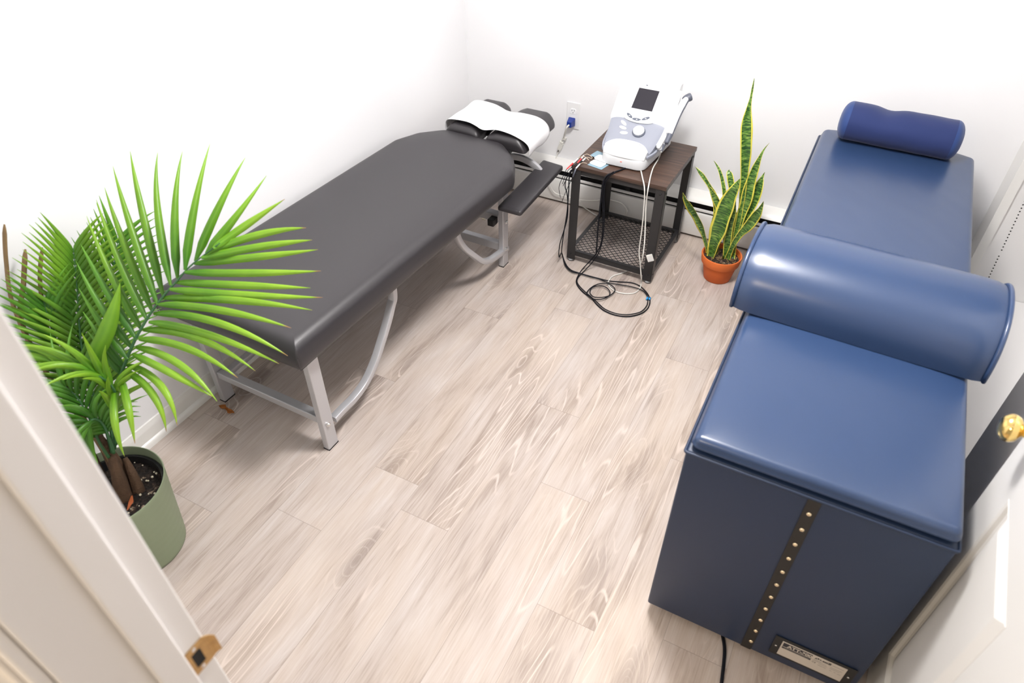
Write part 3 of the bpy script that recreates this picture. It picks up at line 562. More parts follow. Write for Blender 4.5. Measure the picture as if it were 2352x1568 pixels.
rot = Matrix.Rotation(math.atan2(dn.y, dn.x)-math.pi, 4, 'Z').to_3x3()
mx = rot @ Matrix(((0, 0, -1), (1, 0, 0), (0, 1, 0)))
bm = bmesh.new()
lathe(bm, [(.032, 0), (.032, .004), (.026, .009), (.013, .012), (.010, .018), (.010, .028), (.016, .032), (.024, .037), (.0275, .045), (.0275, .051), (.025, .058), (.0215, .0615), (.020, .0635), (.012, .067), (.001, .068)], kc, 48, mx)
kn = link('door_knob', bm, M_brass, door, smooth=True)
for zz in (.25, 1.05, 1.82):
    bm = bmesh.new(); lathe(bm, [(.007, -.045), (.007, .045)], (D1.x-.006, D1.y-.006, zz), 14); link('hinge', bm, M_brass2, door, smooth=True)

# ---- closet in the right wall
cl = thing('built_in_closet', (.9, 2.44, 0), 'white built-in closet recess with a column of pin holes, right of the blue table', 'closet')
bm = bmesh.new(); box(bm, .636, 1.16, 3.056, 3.076, .10, 2.15); sp1 = link('side_panel', bm, M_mel, cl)
bm = bmesh.new(); box(bm, .636, 1.16, 1.80, 1.82, .10, 2.15); link('side_panel', bm, M_mel, cl)
bm = bmesh.new(); box(bm, 1.16, 1.18, 1.80, 3.076, 0, 2.15); link('back_panel', bm, M_mel, cl)
bm = bmesh.new(); box(bm, .636, 1.16, 1.821, 3.055, .08, .135, .003); link('bottom_panel', bm, M_mel, cl)
bm = bmesh.new(); box(bm, .672, .688, 3.040, 3.0558, .583, .600, .002); box(bm, .672, .688, 3.030, 3.0558, .600, .6025, .0008); link('shelf_clip', bm, M_white, cl)
for k in range(27):
    if k in (1, 10): continue
    zz = .185+.0148*k; bm = bmesh.new()
    lathe(bm, [(.0028, 0), (.0028, .0006)], (.696-.022*(k/27), 3.0559, zz), 8, '-y'); link('pin_hole', bm, M_slot, sp1)

# ---- hydronic baseboard heater along the back wall
ht = thing('baseboard_heater', (-.66, 3.16, 0), 'long white baseboard heater with black louvre slots along the foot of the back wall', 'heater')
HX0, HX1 = XL+.02, XR-.001
def extr(bm, prof, x0, x1):
    A = [bm.verts.new((x0, a, b)) for a, b in prof]; B = [bm.verts.new((x1, a, b)) for a, b in prof]; n = len(prof)
    for i in range(n): bm.faces.new((A[i], A[(i+1) % n], B[(i+1) % n], B[i]))
    bm.faces.new(A[::-1]); bm.faces.new(B); bmesh.ops.recalc_face_normals(bm, faces=bm.faces)
bm = bmesh.new(); extr(bm, [(3.199, .012), (3.160, .012), (3.160, .215), (3.199, .215)], HX0, HX1); link('back_plate', bm, M_slot, ht)
bm = bmesh.new(); extr(bm, [(3.1995, .218), (3.1995, .232), (3.165, .230), (3.140, .214), (3.128, .1945), (3.131, .1935), (3.143, .211), (3.167, .226)], HX0, HX1); autosmooth(link('top_hood', bm, M_heat, ht), 30)
bm = bmesh.new(); extr(bm, [(3.135, .153), (3.126, .154), (3.126, .163), (3.135, .165)], HX0, HX1); link('damper_rail', bm, M_heat, ht)
bm = bmesh.new(); extr(bm, [(3.140, .014), (3.126, .014), (3.124, .018), (3.124, .134), (3.126, .139), (3.134, .1425), (3.140, .141)], HX0, HX1); autosmooth(link('front_panel', bm, M_heat, ht), 30)
for cx_ in (-1.55, -.95, -.35, .25):
    bm = bmesh.new(); box(bm, cx_-.012, cx_+.012, 3.136, 3.165, .012, .205); link('bracket', bm, M_slot, ht)

# ============================================================ black treatment table
BA, BO = -.0125, Vector((-1.3246, 1.1355, 0))
def BT(co):
    c, s = math.cos(BA), math.sin(BA); return Vector((BO.x+c*co.x-s*co.y, BO.y+s*co.x+c*co.y, co.z))
bt = thing('treatment_table', (-1.58, 1.85, 0), 'black vinyl treatment table on silver metal legs along the left wall', 'treatment table')
bm = bmesh.new()
pad(bm, [(.040, -.062), (.075, 1.262), (.012, 1.385), (-.09, 1.478), (-.40, 1.478), (-.50, 1.38), (-.552, 1.26), (-.585, -.062)], [.012, .10, .09, .08, .08, .09, .10, .012], .462, .562, .044, dome=.008, bulge=.004, T=BT)
cu = autosmooth(link('cushion', bm, M_vinyl, bt), 50)
for cx_, cy_ in ((.0405, -.0625), (-.5855, -.0625)):
    pth = [BT(Vector((cx_, cy_, .464))), BT(Vector((cx_, cy_, .49))), BT(Vector((cx_, cy_, .512)))]
    bm = bmesh.new(); sweep(bm, pth, circ(.0012, 6)); link('corner_seam', bm, M_vinyl, cu)
bm = bmesh.new(); box(bm, -.57, .03, -.05, 1.35, .450, .4615, .002, T=BT); link('deck_board', bm, M_black, bt)
for sx, sy in ((0, 0), (-.5355, 0), (0, 1.3005), (-.5355, 1.3005)):
    bm = bmesh.new(); x0 = sx-.026 if sx == 0 else sx
    x0, x1 = (-.026, 0) if sx == 0 else (-.5355-.0, -.5095)
    box(bm, x0, x1, sy, sy+.050, .003, .449, .003, T=BT)
    lg = link('leg', bm, M_silver, bt)
    bm = bmesh.new(); box(bm, x0-.0008, x1+.0008, sy-.0008, sy+.0508, 0, .0035, T=BT); link('foot_cap', bm, M_black, lg)
bm = bmesh.new(); box(bm, -.509, -.0265, .008, .042, .122, .152, .003, T=BT); link('stretcher', bm, M_silver, bt)
bm = bmesh.new(); box(bm, -.509, -.0265, 1.308, 1.342, .085, .125, .003, T=BT); link('stretcher', bm, M_silver, bt)
bm = bmesh.new(); box(bm, -.509, -.0265, 1.305, 1.345, .24, .28, .003, T=BT); link('crossbar', bm, M_silver, bt)
bm = bmesh.new(); box(bm, -.062, -.030, 1.262, 1.304, .238, .272, .003, T=BT); link('end_cap', bm, M_black, bt)
for q in ((-.50, -.028, .0, .03), (-.50, -.028, 1.31, 1.34), (-.026, -.002, .052, 1.298), (-.533, -.510, .052, 1.298)):
    bm = bmesh.new(); box(bm, *q, .415, .449, .002, T=BT); link('top_rail', bm, M_silver, bt)
for dx in (0, -.5095):
    for B_ in (BRACE_NEAR, BRACE_FAR):
        pp = [Vector((-1.337+dx, a, b)) for a, b in B_]
        pp = [Vector((p.x+(p.y-1.1355)*.0125, p.y, p.z)) for p in pp]
        pp.append(Vector((pp[-1].x, pp[-1].y+(.003 if B_ is BRACE_NEAR else -.003), .452)))
        bm = bmesh.new(); sweep(bm, smoothpath(pp, 6), rrect(.0125, .015, .005, 2), up=Vector((1, 0, 0)))
        autosmooth(link('curved_brace', bm, M_silver, bt), 35)
bm = None
for yy, zz, xx in ((.022, .120, .001), (1.357-.034, .095, .001), (1.357-.030, .24, .001)):
    bm = bmesh.new(); c = BT(Vector((xx, yy, zz)))
    lathe(bm, [(.010, -.0005), (.010, .001), (.0075, .0018), (.0075, .005), (.005, .0075), (.001, .008)], c, 16, 'x'); link('bolt', bm, M_zinc, bt, smooth=False)
# headrest: two long face pads on a carrier
hr = thing('headrest', (-1.51, 2.75, .5), None, None); hr.parent = bt; hr.location = Vector((-1.51, 2.75, .5))-bt.location
def hpad(x0, x1, y0, y1, outer):
    bm = bmesh.new()
    rr = [.05, .05, .05, .05]
    def zf(co, k):
        u = (co.x-x0)/(x1-x0); u = u if outer > 0 else 1-u
        return -.055*max(0, u-.72)**2/.08*k - .018*max(0, .25-u)/.25*k +.003*math.sin((co.y-y0)/(y1-y0)*math.pi)
    pad(bm, [(x0, y0), (x1, y0), (x1, y1), (x0, y1)], [.02, .02, .05, .05], .512, .578, .030, dome=.003, zfun=zf, step=.012)
    return autosmooth(link('face_pad', bm, M_vinyl, hr), 60)
hpad(-1.722, -1.535, 2.615, 2.985, -1); hpad(-1.497, -1.292, 2.615, 2.975, 1)
bm = bmesh.new(); box(bm, -1.66, -1.36, 2.60, 2.63, .505, .518, .002); box(bm, -1.66, -1.36, 2.84, 2.90, .498, .5149, .002); box(bm, -1.60, -1.58, 2.54, 2.86, .482, .502, .002); box(bm, -1.44, -1.42, 2.54, 2.86, .482, .502, .002)
link('pad_carrier', bm, M_black, hr)
bm = bmesh.new(); sweep(bm, [Vector((-1.53, 2.70, .522)), Vector((-1.53, 2.76, .545)), Vector((-1.53, 2.80, .535))], circ(.006, 8)); box(bm, -1.552, -1.482, 2.80, 2.812, .515, .530); link('adjust_lever', bm, M_black, hr)
bm = bmesh.new(); sweep(bm, smoothpath([BT(Vector((-.26, 1.30, .44))), Vector((-1.55, 2.56, .46)), Vector((-1.53, 2.70, .487)), Vector((-1.52, 2.83, .487))], 5), rrect(.014, .014, .003), up=Vector((1, 0, 0))); link('headrest_bar', bm, M_silver, hr)
# arm rest on its bent tube
ar = thing('armrest', (-1.24, 2.6, .38), None, None); ar.parent = bt; ar.location = Vector((-1.24, 2.6, .38))-bt.location
bm = bmesh.new(); pad(bm, [(-1.292, 2.352), (-1.176, 2.352), (-1.192, 2.838), (-1.307, 2.852)], .012, .362, .386, .010, dome=.001, nr=4); autosmooth(link('armrest_pad', bm, M_vinyl, ar), 50)
bm = bmesh.new(); sweep(bm, smoothpath([(-1.50, 2.75, .30), (-1.47, 2.75, .395), (-1.42, 2.75, .418), (-1.37, 2.75, .420), (-1.32, 2.75, .406), (-1.285, 2.75, .385), (-1.262, 2.75, .358)], 6), rrect(.016, .010, .005, 2), up=Vector((0, 1, 0))); autosmooth(link('support_tube', bm, M_silver, ar), 35)
bm = bmesh.new(); sweep(bm, smoothpath([BT(Vector((-.17, 1.345, .26))), (-1.50, 2.60, .262), (-1.505, 2.72, .272), (-1.50, 2.75, .31)], 5), rrect(.013, .013, .003), up=Vector((0, 0, 1))); link('arm_bracket', bm, M_silver, ar)

# paper draped over the headrest
def surf(x):
    # top profile across the headrest
    pts = [(-1.740, .505), (-1.736, .538), (-1.720, .573), (-1.68, .590), (-1.60, .594), (-1.55, .588), (-1.515, .582), (-1.48, .586), (-1.43, .5945), (-1.36, .590), (-1.31, .575), (-1.284, .553), (-1.276, .525), (-1.282, .495)]
    return [(a, z+.004) for a, z in pts]
bm = bmesh.new(); pr_ = smoothpath([Vector((a, 0, b)) for a, b in surf(0)], 4); rows = []
NY = 14
for j in range(NY+1):
    t = j/NY; row = []
    for i, p in enumerate(pr_):
        u = i/(len(pr_)-1)
        y0 = 2.668-.035*math.sin(u*math.pi)-.03*u; y1 = 2.878+.012*math.sin(u*9)-.075*max(0, u-.35)
        y = y0+(y1-y0)*t
        row.append(bm.verts.new((p.x, y, p.z+.0022*math.sin(u*23+j*.7)*min(1, u*4)+.002*math.sin(t*7+u*5))))
    rows.append(row)
for A, B in zip(rows, rows[1:]):
    for k in range(len(A)-1): bm.faces.new((A[k], A[k+1], B[k+1], B[k]))
pa = link('headrest_paper', bm, M_paper, smooth=True)
sm = pa.modifiers.new('t', 'SOLIDIFY'); sm.thickness = .0008; sm.offset = 1
setp(pa, 'white paper sheet draped over the split headrest of the black table', 'paper')

# ============================================================ blue traction table
bl = thing('traction_table', (.16, 2.0, 0), 'large dark blue box-shaped traction table with studded black strip on its end', 'treatment table')
BX0, BX1, BY0, BY1 = -.119, .436, 1.0852, 2.955
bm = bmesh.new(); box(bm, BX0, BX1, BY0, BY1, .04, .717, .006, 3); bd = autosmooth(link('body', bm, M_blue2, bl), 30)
bm = bmesh.new()
Q = round_poly([(BX0-.0015, BY0-.0015), (BX1+.0015, BY0-.0015), (BX1+.0015, BY1), (BX0-.0015, BY1)], .006, 3)
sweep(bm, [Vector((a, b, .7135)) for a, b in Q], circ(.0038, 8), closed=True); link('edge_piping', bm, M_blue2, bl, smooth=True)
bm = bmesh.new()
Pc = [(BX0+.008, BY0+.006), (BX1-.004, BY0+.006), (BX1-.004, BY1-.035), (BX1-.09, BY1-.004), (BX0+.09, BY1-.0), (BX0+.008, BY1-.02)]
def wr(co, k):
    return .0012*k*(noise.noise(Vector((co.x*9, co.y*5, 1)))+.5*noise.noise(Vector((co.x*22+co.y*14, co.y*10, 3))))
pad(bm, Pc, [.02, .02, .025, .05, .05, .025], 0.7175, .758, .018, dome=.006, rb=.009, bulge=.003, zfun=wr, step=.028)
autosmooth(link('cushion', bm, M_blue, bl), 50)
# seam along the left top edge
bm = bmesh.new()
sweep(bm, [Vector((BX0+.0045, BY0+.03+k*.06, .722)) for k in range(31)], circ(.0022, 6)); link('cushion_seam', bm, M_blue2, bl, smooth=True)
bm = bmesh.new(); box(bm, .150, .178, BY0-.0035, BY0-.0005, .045, .716, .001); st = link('webbing_strip', bm, M_strip, bl)
for k in range(11):
    bm = bmesh.new(); zz = .665-.0576*k
    lathe(bm, [(.0062, 0), (.0058, .0022), (.0040, .0040), (.0015, .0050), (.0003, .0052)], (.164+.0006*k, BY0-.0033, zz), 14, '-y'); link('stud', bm, M_stud, st, smooth=True)
# name plate
bm = bmesh.new(); box(bm, .218, .420, BY0-.004, BY0-.0005, .078, .165, .0012); npl = link('nameplate', bm, M_black, bl)
bm = bmesh.new(); box(bm, .238, .398, BY0-.0052, BY0-.0042, .088, .156, .0004); setp(link('silver_label', bm, M_label, npl))
LY = BY0-.0054
def rect(bm, x0, x1, z0, z1, y=LY):
    box(bm, x0, x1, y-.0002, y, z0, z1)
bm = bmesh.new()
rect(bm, .2415, .314, .135, .1525); rect(bm, .2415, .314, .1255, .1325)
rect(bm, .326, .330, .1485, .1500)
link('label_band', bm, M_ink, npl)
def text(s, size, loc, m, parent, name, ext=.0002, rotx=math.pi/2, mtx=None, bold=0):
    cu_ = bpy.data.curves.new('t', 'FONT'); cu_.body = s; cu_.size = size; cu_.extrude = ext; cu_.offset = bold
    o = bpy.data.objects.new('t', cu_); COL.objects.link(o)
    bpy.context.view_layer.update(); me = bpy.data.meshes.new_from_object(o.evaluated_get(bpy.context.evaluated_depsgraph_get()))
    bpy.data.objects.remove(o)
    M4 = mtx if mtx is not None else Matrix.Translation(loc) @ Matrix.Rotation(rotx, 4, 'X')
    me.transform(M4); me.transform(Matrix.Translation(-wloc(parent))); me.materials.clear(); me.materials.append(m)
    ob = bpy.data.objects.new(name, me); COL.objects.link(ob); ob.parent = parent; return ob
text('ATT-300', .0165, (.2530, LY-.0004, .1375), M_label, npl, 'label_lettering', bold=.0006)
text('ATT-300', .0085, (.321, LY-.0003, .1425), M_ink, npl, 'label_lettering', bold=.0002)
text('CE', .0085, (.318, LY-.0003, .1225), M_ink2, npl, 'label_lettering')
bm = bmesh.new()
for a in (-.9, .9, -.35, .35):   # small star-like mark
    sweep(bm, [Vector((.357+.0055*math.sin(a), LY-.0003, .1465+.0055*math.cos(a))), Vector((.357-.0055*math.sin(a), LY-.0003, .1465-.0055*math.cos(a)))], circ(.0005, 5))
link('label_mark', bm, M_ink, npl)
bm = bmesh.new()
for k, (a, b_, zz) in enumerate(((.364, .392, .1445), (.362, .390, .133), (.362, .386, .127), (.364, .369, .118), (.374, .379, .118), (.383, .391, .1165), (.334, .355, .1265), (.334, .355, .119), (.321, .340, .1365), (.318, .352, .1325))):
    rect(bm, a, b_, zz, zz+.0012)
rect(bm, .247, .309, .1283, .1297, LY-.0003)
link('label_small_print', bm, M_ink2, npl)
for xx in (.228, .409):
    bm = bmesh.new(); lathe(bm, [(.0034, 0), (.003, .0012), (.0008, .0018)], (xx, BY0-.004, .121), 12, '-y'); link('screw', bm, M_zinc, npl, smooth=True)
for xx in (BX0+.07, BX1-.07):
    for yy in (BY0+.14, BY1-.14):
        bm = bmesh.new(); lathe(bm, [(.020, 0), (.022, .006), (.022, .040)], (xx, yy, 0), 20); link('foot', bm, M_black, bl)
bm = bmesh.new(); sweep(bm, smoothpath([(.055, 1.35, .10), (.075, 1.22, .03), (.095, 1.13, .0052), (.118, 1.07, .0052), (.133, .98, .0052), (.150, .86, .0052), (.20, .72, .0052), (.28, .62, .0052), (.33, .58, .0052)], 8), circ(.0048, 10)); link('power_cord', bm, M_cordb, bl, smooth=True)

# half-round knee bolster
HB = thing('knee_bolster', (.16, 1.76, .759), 'big half-round blue vinyl bolster with piped ends lying across the blue table', 'bolster')
def half_prof(k=1.0):
    pts = []; R1, H1 = .165*k, .152*k
    for i in range(25):
        a = math.pi*i/24; c, s = math.cos(a), math.sin(a)
        pts.append((R1*(abs(c)**.92)*(1 if c > 0 else -1), H1*(s**.80)))
    return pts
c0 = Vector((-.148, 1.752, .7652)); c1 = Vector((.460, 1.735, .7652)); ax = (c1-c0).normalized(); sd = Vector((-ax.y, ax.x, 0))
bm = bmesh.new(); rings = []
NP = 26
for i in range(NP+1):
    t = i/NP; e = min(t, 1-t); k = 1-.05*math.exp(-e*45)+.012*math.sin(t*math.pi)
    cc = c0.lerp(c1, t); z_ = 0
    pf = half_prof(k)
    rings.append([bm.verts.new(cc+sd*a+Vector((0, 0, b_))) for a, b_ in pf])
for A, B in zip(rings, rings[1:]):
    for k in range(len(A)-1): bm.faces.new((A[k], B[k], B[k+1], A[k+1]))
    bm.faces.new((A[-1], B[-1], B[0], A[0]))
bm.faces.new(rings[0]); bm.faces.new(rings[-1][::-1]); bmesh.ops.recalc_face_normals(bm, faces=bm.faces)
autosmooth(link('cover', bm, M_blue, HB), 40)
for cc in (c0-ax*.001, c1+ax*.001):
    bm = bmesh.new(); pf = half_prof(.968); pth = [cc+sd*a+Vector((0, 0, b_)) for a, b_ in pf]+[cc+sd*(-.157+.0314*j)+Vector((0, 0, .0035)) for j in range(1, 10)]
    for q in pth: q.z = max(q.z, c0.z+.0035)
    sweep(bm, pth, circ(.0058, 8), closed=True, up=ax); link('piping', bm, M_blue, HB, smooth=True)

# navy fabric head bolster
NB = thing('fabric_bolster', (.16, 2.9, .76), 'short navy fabric bolster at the far end of the blue table', 'bolster')
ca, cb = Vector((-.030, 2.868, .830)), Vector((.326, 2.868, .826)); ax2 = (cb-ca).normalized(); sd2 = Vector((-ax2.y, ax2.x, 0)).normalized(); up2 = ax2.cross(sd2)*-1 if ax2.cross(sd2).z < 0 else ax2.cross(sd2)
def brad(t):
    return 1.0-.10*math.exp(-((t-.36)/.13)**2)*1+.02*math.exp(-((t-.75)/.2)**2)
bm = bmesh.new(); rings = []
for i in range(31):
    t = i/30; cc = ca.lerp(cb, t); R1 = .078
    ring = []
    for k in range(40):
        a = 2*math.pi*k/40; s, c = math.sin(a), math.cos(a)
        dent = .014*math.exp(-((t-.36)/.11)**2)*max(0, s)**2
        r = R1-dent+.0015*noise.noise(Vector((t*6, a*2, 0)))
        v = cc+sd2*(c*r*1.08)+up2*(s*r*.88)
        v.z = max(v.z, .7652); ring.append(bm.verts.new(v))
    rings.append(ring)
for A, B in zip(rings, rings[1:]):
    for k in range(40): bm.faces.new((A[k], A[(k+1) % 40], B[(k+1) % 40], B[k]))
bmesh.ops.recalc_face_normals(bm, faces=bm.faces)
link('cover', bm, M_navy, NB, smooth=True)
for cc, s_, L_ in ((ca, -1, .034), (cb, 1, .034)):
    bm = bmesh.new(); rings = []
    for i in range(9):
        q = i/8; rr = math.cos(q*math.pi/2)**.75 if q < 1 else .02; 
        ring = []
        for k in range(40):
            a = 2*math.pi*k/40; v = cc+ax2*s_*(L_*math.sin(q*math.pi/2))+sd2*(math.cos(a)*.078*1.08*rr)+up2*(math.sin(a)*.078*.88*rr); v.z = max(v.z, .7652+.01*q); ring.append(bm.verts.new(v))
        rings.append(ring)
    for A, B in zip(rings, rings[1:]):
        for k in range(40): bm.faces.new((A[k], A[(k+1) % 40], B[(k+1) % 40], B[k]))
    bm.faces.new(rings[-1]); bmesh.ops.recalc_face_normals(bm, faces=bm.faces)
    link('end_cap', bm, M_navy2, NB, smooth=True)

# ============================================================ side table
SA, SO = -.0131, Vector((-1.0685, 2.6339, 0))
def ST(co):
    c, s = math.cos(SA), math.sin(SA); return Vector((SO.x+c*co.x-s*co.y, SO.y+s*co.x+c*co.y, co.z))
tb = thing('side_table', (-.85, 2.85, 0), 'small square side table with dark wood top, black metal frame and mesh shelf', 'side table')
w = .44
bm = bmesh.new(); box(bm, 0, w, 0, w, .4895, .5084, .0012, T=ST); link('tabletop', bm, M_walnut, tb)
def angle_leg(cx_, cy_, sx, sy):
    bm = bmesh.new(); t, L_ = .003, .042
    x0, x1 = sorted((cx_, cx_+sx*L_)); y0, y1 = sorted((cy_, cy_+sy*t)); box(bm, x0, x1, y0, y1, .014, .4885, .0006, 1, T=ST)
    x0, x1 = sorted((cx_, cx_+sx*t)); y0, y1 = sorted((cy_, cy_+sy*.036)); box(bm, x0, x1, y0, y1, .014, .4885, .0006, 1, T=ST)
    lg = link('leg', bm, M_steel, tb)
    bm = bmesh.new(); c = ST(Vector((cx_+sx*.018, cy_+sy*.016, 0)))
    lathe(bm, [(.0155, .0), (.0165, .003), (.0165, .0025)], c, 20); link('foot_ring', bm, M_black, lg)
    bm = bmesh.new(); lathe(bm, [(.015, .003), (.016, .005), (.0155, .011), (.012, .0138)], c, 20); link('levelling_foot', bm, M_foot, lg, smooth=True)
    for zz in (.048, .468):
        bm = bmesh.new()
        if sy > 0: lathe(bm, [(.0048, 0), (.0042, .0018), (.002, .0026), (.0005, .0026)], ST(Vector((cx_+sx*.020, cy_-.0001, zz))), 12, '-y')
        if sy > 0 and sx < 0: link('bolt', bm, M_black, lg, smooth=True); bm = bmesh.new()
        if sx < 0: lathe(bm, [(.0048, 0), (.0042, .0018), (.002, .0026), (.0005, .0026)], ST(Vector((cx_+.0001, cy_+sy*.018, zz))), 12, 'x')
        if len(bm.verts): link('bolt', bm, M_black, lg, smooth=True)
        else: bm.free()
    return lg
angle_leg(.004, .004, 1, 1); angle_leg(w-.004, .004, -1, 1); angle_leg(.004, w-.004, 1, -1); angle_leg(w-.004, w-.004, -1, -1)
for z0, z1 in ((.4645, .4890), (.036, .062)):
    for q in ((.010, w-.010, .008, .0115), (.010, w-.010, w-.0115, w-.008), (.008, .0115, .012, w-.012), (w-.0115, w-.008, .012, w-.012)):
        bm = bmesh.new(); box(bm, *q, z0, z1, T=ST)
        if z0 < .1:
            a0, a1, b0, b1 = q
            if a1-a0 > .1: box(bm, a0+.002, a1-.002, b0 if b0 < .1 else b0-.0145, b1+.0145 if b0 < .1 else b1, z1-.003, z1-.0001, T=ST)
            else: box(bm, a0 if a0 < .1 else a0-.0145, a1+.0145 if a0 < .1 else a1, .026, w-.026, z1-.003, z1-.0001, T=ST)
        link('rail', bm, M_steel, tb)
# expanded-metal shelf
bm = bmesh.new(); a0, a1 = .022, w-.022; sx_, sy_ = .0285, .0285
def clipseg(p, q):
    t0, t1 = 0., 1.; d = (q[0]-p[0], q[1]-p[1])
    for i in (0, 1):
        for lo, hi in ((a0, a1),):
            if abs(d[i]) < 1e-9:
                if p[i] < lo or p[i] > hi: return None
            else:
                u, v = (lo-p[i])/d[i], (hi-p[i])/d[i]
                if u > v: u, v = v, u
                t0, t1 = max(t0, u), min(t1, v)
    if t0 >= t1: return None
    return (p[0]+d[0]*t0, p[1]+d[1]*t0), (p[0]+d[0]*t1, p[1]+d[1]*t1)
for k in range(-20, 40):
    for s in (1, -1):
        x0 = k*sx_; p = (x0, 0); q = (x0+s*w*sx_/sy_, w)
        r = clipseg(p, q)
        if r: 
            A, B = r; A, B = Vector((*A, .0615-(.001 if s > 0 else 0))), Vector((*B, .0615-(.001 if s > 0 else 0)))
            sweep(bm, [ST(A), ST(B)], [(.0014, .001), (-.0014, .001), (-.0014, -.001), (.0014, -.001)])
link('mesh_shelf', bm, M_steel, tb)

# ============================================================ therapy machine on the side table
tz = .5088
mc = thing('electrotherapy_unit', (-.86, 2.86, tz), 'white and grey electrotherapy machine with dark screen and round dial on the side table', 'therapy machine')
def foot(z0, z1, ins, name, m, wf=.098, wb=.127, yf=2.700, yb=3.045, xc=-.8585, r=.05, bev=.006):
    pass
def slab(outline_fn, levels, name, m, parent):
    """stack of outlines: levels = [(z or zfun(y), inset)]"""
    bm = bmesh.new(); rings = []
    for zf, ins in levels:
        Q = outline_fn(ins); rings.append([bm.verts.new((a, b_, zf(b_) if callable(zf) else zf)) for a, b_ in Q])
    n = len(rings[0])
    for A, B in zip(rings, rings[1:]):
        for k in range(n): bm.faces.new((A[k], A[(k+1) % n], B[(k+1) % n], B[k]))
    bm.faces.new(rings[0][::-1]); f = bm.faces.new(rings[-1]); bmesh.ops.triangulate(bm, faces=[f])
    return autosmooth(link(name, bm, m, parent), 38)
XC = -.8605
def ol(wf, wb, yf, yb, r):
    base = densify(round_poly([(XC-wf, yf), (XC+wf, yf), (XC+wb, yb), (XC-wb, yb)], r, 8), .012)
    return lambda ins: offset_poly(base, ins)
slab(ol(.100, .124, 2.702, 3.045, [.045, .045, .03, .03]), [(tz+.006, .006), (tz+.006, .001), (tz+.010, 0), (.553, 0), (.560, .004), (.561, .008)], 'base_housing', M_white2, mc)
for sx in (-1, 1):
    for yy in (2.75, 3.0):
        bm = bmesh.new(); lathe(bm, [(.008, 0), (.008, .0062)], (XC+sx*.08, yy, tz), 12); link('rubber_foot', bm, M_black, mc)
def topz(y):
    # profile of the sloping top
    P_ = [(2.702, .572), (2.715, .582), (2.745, .594), (2.775, .603), (2.87, .655), (3.0, .788), (3.012, .796), (3.03, .797), (3.045, .792)]
    if y <= P_[0][0]: return P_[0][1]
    for (a, b_), (c, d) in zip(P_, P_[1:]):
        if y <= c: return b_+(d-b_)*(y-a)/(c-a)
    return P_[-1][1]
# body: grey cowl
bodyol = ol(.095, .122, 2.706, 3.04, [.042, .042, .03, .03])
def gridtop(name, m, y0, y1, hw, lift, thick, parent, nx=16, ny=20, crown=.0, drop=None, front=None):
    """panel following the sloping top from y0 to y1, half width hw(y)"""
    bm = bmesh.new(); rows = []
    for j in range(ny+1):
        y = y0+(y1-y0)*j/ny; h = hw(y); row = []
        for i in range(nx+1):
            u = -1+2*i/nx; x = XC+h*u
            yy = y+(front(u) if front else 0)
            row.append(bm.verts.new((x, yy, topz(yy)+lift-(drop*abs(u)**6 if drop else 0))))
        rows.append(row)
    for A, B in zip(rows, rows[1:]):
        for k in range(nx): bm.faces.new((A[k], A[k+1], B[k+1], B[k]))
    # skirt down to the base
    return bm, rows
def skirt(bm, rows, zlow, expand=.0):
    ring = rows[0]+[r[-1] for r in rows[1:]]+rows[-1][-2::-1]+[r[0] for r in rows[-2:0:-1]]
    low = []
    for v in ring:
        zl = zlow(v.co.y) if callable(zlow) else zlow
        low.append(bm.verts.new((XC+(v.co.x-XC)*(1+expand), v.co.y, zl)))
    n = len(ring)
    for k in range(n): bm.faces.new((ring[k], low[k], low[(k+1) % n], ring[(k+1) % n]))
    bm.faces.new(low); bmesh.ops.recalc_face_normals(bm, faces=bm.faces)
hwG = lambda y: .103+(y-2.73)*.17
bm, rows = gridtop('', None, 2.745, 2.905, hwG, 0, 0, mc, drop=.014, nx=28); skirt(bm, rows, .5605)
autosmooth(link('grey_control_cowl', bm, M_grey, mc), 50)
# white front palm cap
hwF = lambda y: .066+.040*min(1, max(0, (y-2.704)/.035))**.5-.012*max(0, (y-2.76)/.02)
bm = bmesh.new(); rows = []
for j in range(15):
    t = j/14; row = []
    for i in range(29):
        u = -1+2*i/28; yf = 2.700+.016*abs(u)**3; yb = 2.777-.034*abs(u)**3.2; y = yf+(yb-yf)*t
        row.append(bm.verts.new((XC+.0975*u*(1-.02*(1-t)), y, topz(y)+.0045-.008*abs(u)**6-.006*(1-t)**4)))
    rows.append(row)
for A, B in zip(rows, rows[1:]):
    for k in range(28): bm.faces.new((A[k], A[k+1], B[k+1], B[k]))
skirt(bm, rows, .5605)
autosmooth(link('front_cap', bm, M_white, mc), 50)
# rear display housing
hwH = lambda y: .131+.0*(y)
bm, rows = gridtop('', None, 2.876, 3.045, hwH, .004, 0, mc, drop=.006)
skirt(bm, rows, lambda y: .60 if y < 2.92 else .5605, -.03)
autosmooth(link('display_housing', bm, M_white, mc), 45)
M_soft = mat('soft_key_grey', (.50, .50, .53), .5)
def onTop(x, y, h):
    return Vector((x, y, topz(y)+h))
def decal(name, m, pts, h, th=.0012, parent=mc):
    bm = bmesh.new(); A = [bm.verts.new(onTop(a, b_, h)) for a, b_ in pts]; B = [bm.verts.new(onTop(a, b_, h+th)) for a, b_ in pts]; n = len(pts)
    for k in range(n): bm.faces.new((A[k], A[(k+1) % n], B[(k+1) % n], B[k]))
    bm.faces.new(A[::-1]); bm.faces.new(B); bmesh.ops.recalc_face_normals(bm, faces=bm.faces)
    return link(name, bm, m, parent)
def ell(cx_, cy_, a, b_, rot_=0, n=24):
    out = []
    for k in range(n):
        t = 2*math.pi*k/n; x, y = a*math.cos(t), b_*math.sin(t); out.append((cx_+x*math.cos(rot_)-y*math.sin(rot_), cy_+x*math.sin(rot_)+y*math.cos(rot_)))
    return out
